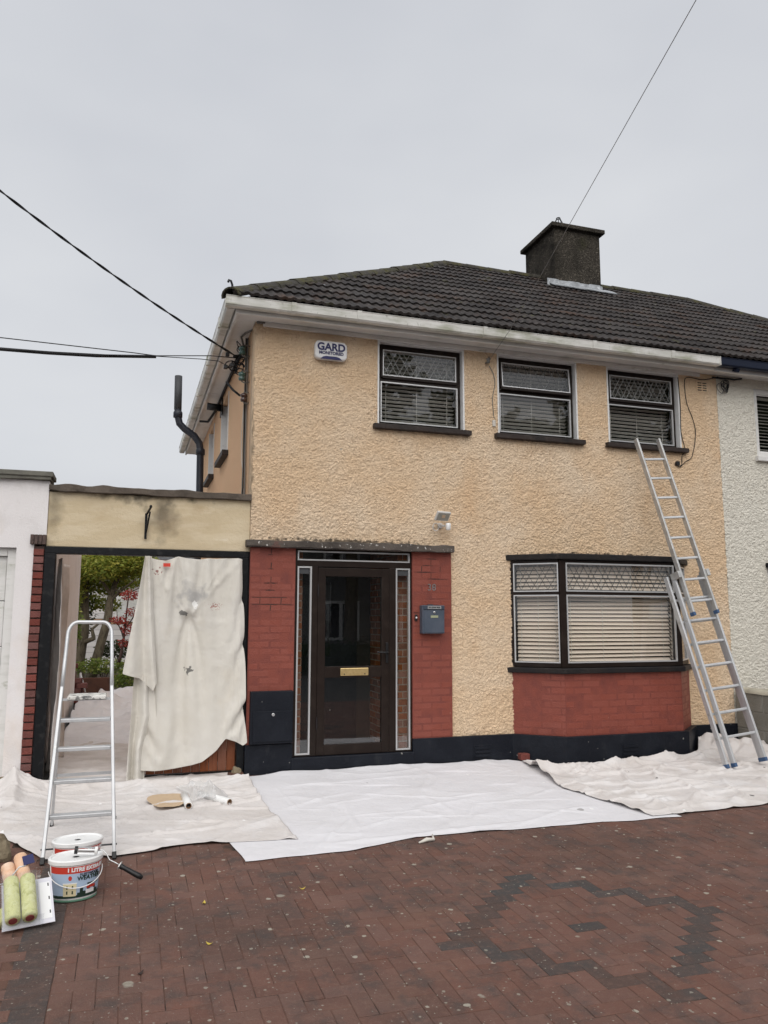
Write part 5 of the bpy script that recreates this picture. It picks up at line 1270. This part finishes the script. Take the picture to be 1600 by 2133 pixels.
for q, s in ((RL, -1), (RRt, 1)):
    MB().beam(q, front(.66, s)+Vector((0, .03, 0)), .02, .036, (0, -1, 0)).build('rear_rail', 'alu', stp, bevel=.004)
    MB().beam(q, q+Vector((0, -.008, .03)), .025, .042, (0, -1, 0)).build('rubber_foot', 'black_plastic', stp)
    MB().beam(front(.40, s)+Vector((0, .01, 0)), q.lerp(front(.66, s), .60), .004, .016, (0, -1, 0)).build('stay', 'alu', stp)
for t in (.08, .40): MB().beam(RL.lerp(front(.66, -1)+Vector((0, .03, 0)), t), RRt.lerp(front(.66, 1)+Vector((0, .03, 0)), t), .012, .022).build('rear_brace', 'alu', stp)
MB().tube([front(.055, -1)+Vector((-.02, .0, 0)), front(.055, 1)+Vector((.02, 0, 0))], .006, 6).build('foot_bar', 'pipe_grey', stp)

# ------------------------------------------------------------------ paint tubs and rollers
def tub(c, rot, label, detail=True):
    c = Vector(c); t = thing('paint_tub', c, label, 'paint tub', 'oval tubs of masonry paint')
    RM = Matrix.Rotation(rot, 3, 'Z'); SX, SY = 1.0, .80
    RT, RB, H = .178*.83, .155*.83, .275*.83; F = .83
    rad = lambda z: RB+(RT-RB)*z/H
    MB().lathe([(RB-.006, 0), (RB, .006), (rad(H), H)], c, 48, SX, SY, RM).build('body', 'tub_white', t, smooth=True)
    MB().lathe([(RT+.004, H-.020), (RT+.010, H-.016), (RT+.011, H+.004), (RT+.005, H+.010), (RT-.005, H+.010), (RT-.010, H+.003), (RT-.05, H+.001), (.02, H)], c, 48, SX, SY, RM).build('lid', 'tub_white', t, smooth=False)
    MB().lathe([(RB+.001, .0), (RB+.0025, .003), (RB+.003, .009), (RB+.001, .012)], c, 48, SX, SY, RM, cap=False).build('base_ring', 'tub_green', t, smooth=True)
    def wrap(a, z, o=.001):
        z = z*F
        # a: angle from the tub's printed front
        p = Vector(((rad(z)+o)*math.cos(a-math.pi/2)*SX, (rad(z)+o)*math.sin(a-math.pi/2)*SY, z)); return RM @ p+c
    def band(a0, a1, z0, z1, m, name, o=.0012, n=28):
        MB().sheet(lambda u, v: wrap(a0+(a1-a0)*u, z0+(z1-z0)*v, o), n, 3).build(name, m, t, smooth=True)
    band(-1.35, 1.45, .196, .243, 'tub_red', 'printed_band', .0016)
    if detail:
        band(-1.35, 1.45, .025, .1955, 'tub_sky', 'printed_label', .0012)
        band(-1.3, 1.4, .026, .045, 'tub_hill', 'printed_hill', .0018)
        for k in range(10): a = .05+k*.11; hgt = .05+.02*math.sin(k*2.1)+.012*(k % 3); band(a-.07, a+.07, .045, hgt+.01, 'tub_hill', 'printed_tree', .0018, 3)
        band(-.62, -.06, .04, .125, 'tub_house', 'printed_house', .0022, 8); band(-.64, -.04, .125, .132, 'print_white', 'printed_roof', .0024, 8)
        for a in (-.45, -.22):
            for z in (.055, .09): band(a-.03, a+.03, z, z+.022, 'tub_hill', 'printed_window', .0028, 2)
        band(.36, .80, .045, .073, 'print_white', 'printed_panel', .0024, 6); band(.38, .84, .080, .100, 'tub_red', 'printed_tag', .0024, 6)
        band(.40, 1.0, .106, .118, 'tub_hill', 'printed_line', .0024, 8)
        MB().sheet(lambda u, v: wrap(-.33+.075*v*math.cos(2*math.pi*u), .165+.0165*v*math.sin(2*math.pi*u), .0026), 16, 2).build('printed_seal', 'tub_red', t)
        rr = RT*.95
        tx = lambda a0, z: (lambda p: wrap(a0+p.x/rr, z+p.y/F, .003+p.z))
        put_text('FLEETWOOD', .021, None, 'print_dark', t, bend=tx(.50, .183), bold=.0001)
        put_text('WEATHER', .034, None, 'tub_hill', t, bend=tx(.52, .157), bold=.0008)
    rr = RT*.95
    put_text('1 LITRE EXTRA FREE', .030, None, 'print_white', t, bend=lambda p: wrap(.50+p.x/rr, .2205+p.y/F, .0034+p.z), bold=.0014)
    hp = [wrap(-1.5+3.0*i/24, .20-.10*math.sin(math.pi*i/24), .012+.012*math.sin(math.pi*i/24)) for i in range(25)]
    MB().tube(hp, .003, 6).build('handle', 'tub_white', t, smooth=True)
    return t
tub((-1.445, -2.99, gz(-2.99)+.003), .22, 'front paint tub with red banner and house picture, roller on its lid')
tub((-1.455, -2.64, gz(-2.64)+.003), .22, 'rear paint tub half hidden behind the front tub', False)
# roller frame lying on the front tub
rl = thing('paint_roller', (-1.3, -2.98, .08), 'bare cage roller frame with black handle across the front tub lid', 'paint roller')
zl_ = gz(-2.99)+.003+.275*.83+.010+.024
a0, a1 = Vector((-1.445, -3.02, zl_+.012)), Vector((-1.325, -3.03, zl_+.002)); ax = (a1-a0).normalized(); n1 = ax.cross(Vector((0, 0, 1))).normalized(); n2 = n1.cross(ax)
for k in range(5):
    a = 2*math.pi*k/5; off = (n1*math.cos(a)+n2*math.sin(a))*.02; MB().beam(a0+off, a1+off, .010, .003, n1*math.cos(a)+n2*math.sin(a)).build('cage_bar', 'steel', rl)
Mx = Matrix((n1, n2, ax)).transposed()
MB().lathe([(.012, 0), (.0225, .0), (.0225, .018), (.012, .018)], a0-ax*.008, 16, M=Mx).build('end_cap', 'black_plastic', rl); MB().lathe([(.012, 0), (.0225, .0), (.0225, .016), (.012, .016)], a1-ax*.012, 16, M=Mx).build('end_cap', 'tub_white', rl)
MB().tube([a1, a1+Vector((.035, .0, .0)), a1+Vector((.055, -.01, -.02)), a1+Vector((.075, -.02, -.055)), a1+Vector((.115, -.03, -.075)), a1+Vector((.15, -.04, -.095))], .0042, 8).build('rod', 'steel', rl, smooth=True)
h0 = a1+Vector((.135, -.038, -.088)); h1 = a1+Vector((.25, -.072, -.150)); hd_ = (h1-h0).normalized()
MB().lathe([(.010, 0), (.017, .01), (.014, .03), (.0155, .08), (.017, .13), (.013, .155), (.006, .16)], h0, 14, M=hd_.to_track_quat('Z', 'Y').to_matrix()).build('handle', 'black_plastic', rl, smooth=True)
MB().lathe([(.006, 0), (.026, .004), (.026, .009), (.010, .014)], h0-hd_*.006, 6, M=hd_.to_track_quat('Z', 'Y').to_matrix()).build('ferrule', 'alu_dirty', rl)

# roller sleeve packs: lie propped on each other in front of the tubs
def pack_frame(o, x, up):
    o, x, up = Vector(o), Vector(x).normalized(), Vector(up); y = (up-x*up.dot(x)).normalized(); n = x.cross(y)
    return Matrix(((x.x, y.x, n.x, o.x), (x.y, y.y, n.y, o.y), (x.z, y.z, n.z, o.z), (0, 0, 0, 1)))
pk = thing('roller_pack', (-1.62, -3.4, -.24), 'clear pack of two lime green roller sleeves propped by the tub', 'roller pack')
PM = pack_frame((-1.775, -3.46, gz(-3.46)+.03), (1, .18, .04), (.22, .62, .40))
def sleeve(parent, M, x, y0, y1, z, r, m):
    s = MB(); Q = M.to_3x3() @ Matrix.Rotation(R(-90), 3, 'X')
    prof = [(r*.55, .0), (r*.9, .0), (r, .012)]+[(r*(1+.02*math.sin(i*2.3)), .012+(y1-y0-.024)*i/12) for i in range(1, 13)]+[(r*.9, y1-y0), (r*.55, y1-y0)]
    s.lathe(prof, M @ Vector((x, y0, z)), 20, M=Q); so = s.build('sleeve', m, parent, smooth=True)
    MB().lathe([(r*.5, -.004), (r*.56, -.004), (r*.56, .02), (r*.5, .02)], M @ Vector((x, y0, z)), 14, M=Q).build('core', 'core_red', parent)
for x in (.048, .132): sleeve(pk, PM, x, .008, .275, .040, .040, 'roller_lime')
tr = MB(); tr.obox(PM, -.005, .20, -.012, -.008, -.008, .075); tr.obox(PM, -.005, .20, .283, .287, -.005, .07); tr.obox(PM, -.005, -.002, -.008, .283, -.008, .072); tr.obox(PM, .178, .181, -.008, .283, -.005, .07); tr.obox(PM, -.002, .178, -.008, .283, .082, .0845)
tr.build('clear_tray', 'clear_plastic', pk)
cb_ = MB(); cb_.obox(PM, -.005, .262, -.008, .29, -.012, -.009); cb_.build('backing_card', 'card_pale', pk, bevel=.001)
cd_ = MB(); cd_.obox(PM, .195, .25, .02, .26, -.0085, -.0075); cd_.build('printed_panel', 'print_white', pk)
for yy in (.05, .14, .23):
    q = MB(); q.obox(PM, .238, .244, yy, yy+.02, -.0073, -.0063); q.build('printed_mark', 'print_dark', pk)
pk2 = thing('roller_pack', (-1.62, -3.0, -.22), 'pack of peach fluffy roller sleeves leaning on the front tub', 'roller pack')
PM2 = pack_frame((-1.80, -3.19, gz(-3.19)+.03), (1, .25, .16), (.14, .45, .40))
for x, y0 in ((.05, .02), (.125, .06)): sleeve(pk2, PM2, x, y0, y0+.235, .03, .037, 'roller_peach')
q = MB(); q.obox(PM2, .13, .19, .20, .26, .068, .071); q.build('printed_card', 'print_navy', pk2)
pk3 = thing('roller_pack', (-1.85, -3.25, -.23), 'pale sleeves and a bent roller wire at the very left edge', 'roller pack')
PM3 = pack_frame((-1.99, -3.25, gz(-3.25)+.04), (1, .1, 0), (-.5, .25, .12))
PM3 = pack_frame((-1.77, -3.40, gz(-3.30)+.05), (.1, 1, .15), (-1, .1, .12))
for x in (.03, .105): sleeve(pk3, PM3, x, .02, .24, -.03, .034, 'roller_lime')
sleeve(pk3, PM3, .10, .03, .24, -.10, .036, 'roller_peach')
MB().tube([(-1.70, -3.24, .05), (-1.735, -3.24, .045), (-1.77, -3.25, .0), (-1.80, -3.25, -.035), (-1.86, -3.25, -.04)], .004, 8).build('wire', 'steel', pk3, smooth=True)

# plastic film rolls and paper on the left sheet
def lift(x, y): return G0+GS*y+.035
fr_ = thing('film_roll', (-.55, -1.0, -.15), 'crumpled clear film with two cardboard cored rolls on the beige sheet', 'plastic film')
for (p, q) in (((-.645, -1.25), (-.66, -.88)), ((-.30, -1.22), (-.52, -.88))):
    A = Vector((p[0], p[1], lift(*p)+.01)); Bq = Vector((q[0], q[1], lift(*q)+.012)); d = (Bq-A); Q = d.normalized().to_track_quat('Z', 'Y').to_matrix()
    MB().lathe([(.024, 0), (.031, 0), (.031, d.length), (.024, d.length)], A, 18, M=Q, cap=False).build('roll', 'tub_white', fr_, smooth=True)
    MB().lathe([(.021, -.004), (.0245, -.004), (.0245, .03), (.021, .03)], A, 18, M=Q, cap=False).build('core', 'core_card', fr_, smooth=True)
def Pfilm(u, v):
    x = -.66+.33*u+.05*math.sin(v*5); y = -1.12+.62*v; h = .05+.055*max(0, fbm(x*9, y*9, 3, 4)+.3)+.05*max(0, ridge(x*7, y*6, 2)-.5)
    return (x, y, lift(x, y)-.02+h*math.sin(math.pi*min(1, max(.06, u)))*math.sin(math.pi*min(.97, max(.08, v)))**.5+.02)
MB().sheet(Pfilm, 36, 40).build('film', 'film_sheet', fr_)
def Ppap(u, v):
    a = v*2*math.pi; r = u; x = -.80+.17*r*math.cos(a)*(1+.12*math.sin(3*a)); y = -1.0+.26*r*math.sin(a)*(1+.1*math.cos(2*a)); return (x, y, lift(x, y)+.006+.008*fbm(x*8, y*8, 2)+.012*max(0, fbm(x*5, y*4, 9)))
MB().sheet(Ppap, 8, 40).build('paper_sheet', 'card_brown', smooth=True, label='piece of tan masking paper lying beside the film rolls', cat='paper')
# odds and ends
p = unp(1091, 1583, -.16); MB().box(p.x-.055, p.x+.055, -.21, -.12, -.115, -.045).build('loose_brick', 'old_brick', bevel=.008, label='red brick holding down the white sheet by the bay', cat='brick')
def rock(c, r, name, m, label, cat, s=0):
    b = MB(); bm = bmesh.new(); bmesh.ops.create_icosphere(bm, subdivisions=3, radius=1)
    for v in bm.verts:
        n_ = 1+.28*fbm(v.co.x*1.3+s, v.co.y*1.3, v.co.z*1.3, 4); v.co = Vector((v.co.x*r[0]*n_, v.co.y*r[1]*n_, max(v.co.z, -.55)*r[2]*n_))
    b.v = [v.co+Vector(c) for v in bm.verts]; b.f = [tuple(q.index for q in f.verts) for f in bm.faces]; bm.free()
    return b.build(name, m, label=label, cat=cat)
rock((-1.99, -2.16, gz(-2.16)+.06), (.09, .08, .11), 'rock', 'stone_rough', 'rough brown stone beside the dust sheet at the left edge', 'stone', 3)
rock((-.10, -.11, -.08), (.05, .045, .055), 'rock', 'stone_rough', 'small rough stone at the foot of the gate post', 'stone', 9)
MB().box(-.18, -.03, -.16, -.06, -.118, -.085).build('timber_block', 'rust_panel', bevel=.006, label='small brown timber block under the gate post stone', cat='timber')
p = unp(896, 1753, -2.5)
MB().tube([(.93, -2.60, gz(-2.6)+.006), (1.0, -2.585, gz(-2.6)+.02), (1.06, -2.57, gz(-2.6)+.012), (1.07, -2.52, gz(-2.5)+.03)], [.006, .016, .012, .006], 6).build('masking_tape', 'sheet_hang', smooth=True, label='scrap of crumpled masking tape at the edge of the white sheet', cat='tape')
for i, (x, y, lb) in enumerate(((630, 1853, 'curled yellow leaf on the pavers nearest the white sheet'), (425, 1883, 'small orange leaf on the pavers right of the tubs'), (436, 1968, 'tiny yellow leaf on the open brown pavers'), (292, 2030, 'dark leaf scrap on the pavers near the charcoal edging'))):
    d = _f+_r*((x-800)/FPX)-_u*((y-1066.5)/FPX); t = (G0+GS*CAM.y-CAM.z)/(d.z-GS*d.y); q = CAM+d*t; a = i*1.3
    MB().sheet(lambda u, v: (q.x+(u-.5)*.04*math.cos(a)-(v-.5)*.02*math.sin(a)*math.sin(math.pi*u), q.y+(u-.5)*.04*math.sin(a)+(v-.5)*.02*math.cos(a)*math.sin(math.pi*u), q.z+.004+.012*(u-.5)**2*4), 6, 2).build('fallen_leaf', 'open_joint' if i == 3 else 'leaf_yellow', label=lb, cat='leaf', solid=.001, fix=False)

# ------------------------------------------------------------------ garden behind the passage
MB().box(-6, 8, 7.6, 40, -.17, -.10).build('garden_soil', 'soil', kind='structure', label='dark soil of the back garden')
def leaves(mb, clumps, n, size, flat=.5):
    tot = sum(r[3]*r[4]*r[5] for r in clumps)
    for c in clumps:
        for _ in range(int(n*c[3]*c[4]*c[5]/tot)):
            while True:
                p = Vector((random.uniform(-1, 1), random.uniform(-1, 1), random.uniform(-1, 1)))
                if p.length < 1 and p.length > random.random()*.75: break
            p = Vector((c[0]+p.x*c[3], c[1]+p.y*c[4], c[2]+p.z*c[5]))
            a = Vector((random.gauss(0, 1), random.gauss(0, 1), random.gauss(0, flat))).normalized(); e = a.orthogonal().normalized(); e.rotate(Matrix.Rotation(random.uniform(0, 6.28), 3, a))
            s = size*random.uniform(.6, 1.3); g = a.cross(e)*.0+a
            i = len(mb.v); mb.v += [p, p+a*s*.5+e*s*.28, p+a*s, p+a*s*.5-e*s*.28]; mb.f.append((i, i+1, i+2, i+3))
    return mb
def tree(name, label, trunks, clumps, n, size, lm, bark='bark', cat='tree', group=None):
    c = trunks[0][0][0]; t = thing(name, c, label, cat, group)
    for path, rads in trunks:
        pp = [Vector(q) for q in path]; fine = []; fr2 = []
        for i in range(len(pp)-1):
            for k in range(5):
                s = k/5; fine.append(pp[i].lerp(pp[i+1], s)+Vector((.02*noise.noise(Vector((i+s, 1, pp[0].x))), .02*noise.noise(Vector((i+s, 5, 2))), 0))); fr2.append(rads[i]+(rads[i+1]-rads[i])*s)
        fine.append(pp[-1]); fr2.append(rads[-1]); MB().tube(fine, fr2, 9).build('trunk' if rads[0] > .05 else 'limb', bark, t, smooth=True)
    leaves(MB(), clumps, n, size).build('crown', lm, t, fix=False)
    return t
random.seed(21)
def at(x, y, Y): return tuple(unp(x, y, Y))
Y1 = 11.5
tree('garden_tree', 'leaning twin trunked green tree seen through the side passage',
     [([at(188, 1418, Y1), at(205, 1360, Y1), at(222, 1300, Y1), at(228, 1255, Y1+.1), at(240, 1215, Y1+.2), at(262, 1170, Y1+.3)], [.13, .11, .10, .09, .06, .03]),
      ([at(228, 1255, Y1+.1), at(250, 1232, Y1), at(285, 1205, Y1-.3)], [.045, .03, .015]), ([at(232, 1240, Y1+.1), at(210, 1205, Y1), at(200, 1160, Y1)], [.045, .03, .015]),
      ([at(236, 1225, Y1+.1), at(262, 1238, Y1-.2), at(290, 1225, Y1-.4)], [.03, .02, .01])],
     [(*at(255, 1170, Y1+.3), .75, .8, .45), (*at(215, 1175, Y1-.2), .6, .8, .4), (*at(285, 1165, Y1), .5, .7, .4), (*at(240, 1225, Y1+.8), .45, .4, .22), (*at(272, 1205, Y1+1.4), .5, .5, .25), (*at(225, 1260, Y1+1.6), .35, .4, .18)], 9500, .085, 'leaf_green')
tree('garden_tree', 'thicker forked green tree nearer the passage wall',
     [([at(160, 1420, Y1+.7), at(163, 1370, Y1+.7), at(172, 1325, Y1+.7), at(176, 1270, Y1+.7), at(178, 1210, Y1+.7), at(185, 1165, Y1+.9)], [.16, .15, .14, .11, .07, .03]),
      ([at(168, 1340, Y1+.7), at(195, 1330, Y1+.5), at(192, 1310, Y1+.5), at(215, 1290, Y1+.4)], [.07, .05, .035, .015]),
      ([at(178, 1230, Y1+.7), at(196, 1205, Y1+.9), at(222, 1180, Y1+1)], [.05, .035, .015])],
     [(*at(155, 1180, Y1+.6), .75, .9, .55), (*at(185, 1165, Y1+.9), .7, .8, .45), (*at(140, 1235, Y1+.5), .45, .6, .35), (*at(200, 1215, Y1+1.2), .5, .5, .25), (*at(150, 1290, Y1+1.4), .4, .4, .35), (*at(195, 1255, Y1+1.8), .4, .4, .2)], 10000, .085, 'leaf_green')
tree('maple_tree', 'small red leaved maple in the back garden',
     [([at(248, 1380, 10.6), at(258, 1330, 10.6), at(263, 1280, 10.6), at(268, 1235, 10.6)], [.035, .028, .02, .01]), ([at(258, 1330, 10.6), at(246, 1300, 10.6), at(243, 1270, 10.6)], [.018, .012, .006]), ([at(260, 1310, 10.6), at(278, 1285, 10.6), at(290, 1255, 10.6)], [.018, .012, .006])],
     [(*at(270, 1240, 10.6), .22, .3, .12), (*at(248, 1292, 10.6), .22, .25, .10), (*at(280, 1275, 10.6), .2, .25, .12), (*at(268, 1310, 10.6), .2, .22, .14), (*at(258, 1340, 10.6), .15, .2, .1)], 1100, .055, 'leaf_red', 'bark_dark')
def shrub(label, c, r, n, size, lm):
    t = thing('shrub', (c[0], c[1], c[2]-r[2]), label, 'shrub')
    leaves(MB(), [(*c, *r)], n, size).build('foliage', lm, t, fix=False)
    for k in range(4): MB().tube([(c[0]+.02*k, c[1], c[2]-r[2]-.12), (c[0]+(k-1.5)*.1, c[1], c[2])], [.012, .005], 5).build('stem', 'bark_dark', t)
shrub('dark green shrub beside the wooden fence posts', (*at(150, 1300, 10.8),), (.22, .4, .55), 900, .09, 'leaf_shrub')
shrub('low yellow green shrub near the passage end right', (*at(278, 1415, 9.4),), (.45, .4, .28), 1400, .07, 'leaf_shrub')
shrub('low green plants behind the rusty panel', (*at(215, 1388, 11.0),), (.7, .4, .18), 1300, .07, 'leaf_shrub')
shrub('shaded green shrub below the red maple', (*at(246, 1352, 12.6),), (.55, .4, .22), 900, .08, 'leaf_dark')
shrub('tall dark evergreen bush behind the garden trees', (*at(140, 1270, 13.4),), (.7, .6, 1.0), 2200, .11, 'leaf_dark')
# far house
fh = thing('garden_house', (-1, 16, -.1), 'low white boarded building with a grey slate roof behind the garden', 'building')
MB().box(-5, 3.6, 16, 19, -.1, 2.55).build('wall', 'block_grey', fh)
for k in range(16): MB().box(-5, 3.6, 15.96, 15.999, .0+k*.16, .152+k*.16).build('board', 'board_tan' if k == 8 else 'board_white', fh)
rf = MB().add([(-5.2, 15.7, 2.5), (3.8, 15.7, 2.5), (3.8, 18, 4.3), (-5.2, 18, 4.3), (3.8, 19.5, 2.5), (-5.2, 19.5, 2.5)], [(0, 1, 2, 3), (3, 2, 4, 5), (0, 3, 5), (1, 4, 2)]).build('roof', 'slate', fh)
slm = MB().box(0, .29, -.02, .30, .0, .02).mesh('slate'); slm.materials.append(MATS['slate'])
RA = math.atan2(1.8, 2.3)
for r in range(9):
    for c in range(9):
        o = bpy.data.objects.new('slate', slm); COL.objects.link(o)
        o.matrix_basis = Matrix.Translation((-3.0+c*.30+(.15 if r % 2 else 0), 15.7, 2.51)) @ Matrix.Rotation(RA, 4, 'X') @ Matrix.Translation((0, r*.28, .012+random.uniform(0, .008))) @ Matrix.Rotation(R(-3), 4, 'X'); adopt(o, rf)
wdw = MB().box(-1.55, -.7, 15.92, 15.955, 1.35, 2.1).build('window', 'upvc_white', fh); MB().box(-1.48, -.77, 15.90, 15.918, 1.42, 2.03).build('pane', 'window_glass', wdw)
gs = thing('garden_fence', (-2.4, 9.6, -.1), 'row of upright wooden fence posts at the passage end', 'fence')
for k in range(4):
    c = at(133+k*6, 1370, 9.4+.2*k); MB().box(c[0]-.035, c[0]+.035, c[1]-.02, c[1]+.02, -.1, 1.12-.06*k).build('post', 'fence_wood', gs, bevel=.004)
# stack of old bricks
bs = thing('brick_stack', (-1.95, 7.2, -.1), 'untidy stack of old red bricks at the end of the passage', 'brick stack')
z = -.11
for r in range(8):
    for c in range(3 if r < 5 else 2):
        for d in range(2):
            o = bpy.data.objects.new('brick', brick_me(.185, .085, .105, .006, 'old_brick')); COL.objects.link(o)
            o.matrix_basis = T(-2.42+c*.19+random.uniform(-.02, .02)+(.08 if r % 2 else 0), 7.6+d*.12+random.uniform(-.02, .02), z+.05+r*.09) @ Matrix.Rotation(random.gauss(0, .06), 4, 'Z'); adopt(o, bs)
pn = at(203, 1440, 8.2); MB().box(pn[0]-.27, pn[0]+.27, 8.18, 8.24, pn[2]-.28, pn[2]+.26).build('board_panel', 'rust_panel', bevel=.006, label='brown rusty board standing upright at the passage end', cat='board')
tl = MB(); p1, p2, p3 = at(168, 1405, 7.8), at(168, 1450, 7.75), at(180, 1450, 7.85)
tl.tube([at(162, 1440, 7.9), at(168, 1402, 7.8), at(181, 1455, 7.8)], .014, 6); tl.tube([at(168, 1402, 7.8), at(169, 1455, 7.7)], .02, 6)
tl.build('trestle', 'print_white', label='white folded stand beside the old brick stack', cat='stand')
for k, (x, y) in enumerate(((255, 1455), (275, 1458), (238, 1452))): rock(at(x, y, 8.6), (.13, .1, .1), 'rock', 'pebble_grey', ('grey garden rock in the middle of the edging', 'grey garden rock nearest the hanging sheet', 'grey garden rock beside the brown board')[k], 'stone', k*4)

# ------------------------------------------------------------------ across the street (seen mirrored in the glass)
op = thing('opposite_house', (8, -29, -.45), 'grey pebbledashed house across the street mirrored in the door glass', 'house')
OW = [(6.6, 8.2, .55, 2.2), (9.6, 10.6, .5, 2.3), (6.6, 8.2, 3.3, 4.5)]
walls((1, 14), (-.5, 5.2), OW, -24, -24.3).build('wall', 'pebble_grey', op)
MB().box(1, 14, -31, -24.31, 5.2, 5.3).build('eaves', 'upvc_white', op)
MB().box(1, 14, -31, -24.35, -.5, 5.19).build('rear_volume', 'room_dark', op)
MB().add([(.6, -23.6, 5.3), (14.4, -23.6, 5.3), (14.4, -31.4, 5.3), (.6, -31.4, 5.3), (4.5, -27.5, 8.2), (10.5, -27.5, 8.2)], [(0, 1, 5, 4), (2, 3, 4, 5), (3, 0, 4), (1, 2, 5)]).build('roof', 'slate', op)
for x0, x1, z0, z1 in OW:
    w = MB()
    for q in ((x0, x0+.12, z0, z1), (x1-.12, x1, z0, z1), (x0+.12, x1-.12, z1-.12, z1), (x0+.12, x1-.12, z0, z0+.12), ((x0+x1)/2-.06, (x0+x1)/2+.06, z0+.12, z1-.12)): w.box(q[0], q[1], -24.12, -24.0, q[2], q[3])
    w = w.build('window', 'upvc_white', op); MB().box(x0+.12, x1-.12, -24.1, -24.08, z0+.12, z1-.12).build('pane', 'window_glass', w)
hg = thing('hedge', (8, -19, -.5), 'dark clipped hedge across the street mirrored in the door glass', 'hedge')
MB().box(-14, 30, -19.5, -18.6, -.5, .55).build('hedge_core', 'leaf_hedge', hg)
leaves(MB(), [(x, -19, .1, .9, .6, .75) for x in range(-14, 31)], 14000, .16).build('foliage', 'leaf_hedge', hg, fix=False)
random.seed(5)
for i, (x, y, h, lb) in enumerate(((7.5, -23, 13.5, 'tall street tree mirrored in the window beside the alarm box'), (14.8, -22, 12.0, 'street tree mirrored in the middle upper window'), (21.5, -24, 14.5, 'large street tree mirrored in the upper window above the ladder'), (28.5, -23, 13, 'street tree farthest along the opposite pavement'))):
    cl = [(x+random.uniform(-2.6, 2.6), y+random.uniform(-2, 2), h*random.uniform(.45, .92), random.uniform(1.3, 2.2), random.uniform(1.3, 2.0), random.uniform(1.0, 1.7)) for _ in range(17)]
    tree('street_tree', lb, [([(x, y, -.5), (x+.1, y, h*.25), (x-.1, y, h*.5), (x+.2, y, h*.8)], [.3, .25, .18, .06])]+[([(x, y, h*.35), (c[0], c[1], c[2])], [.10, .03]) for c in cl[:6]], cl, 8500, .48, 'leaf_dark', group='street trees across the road')
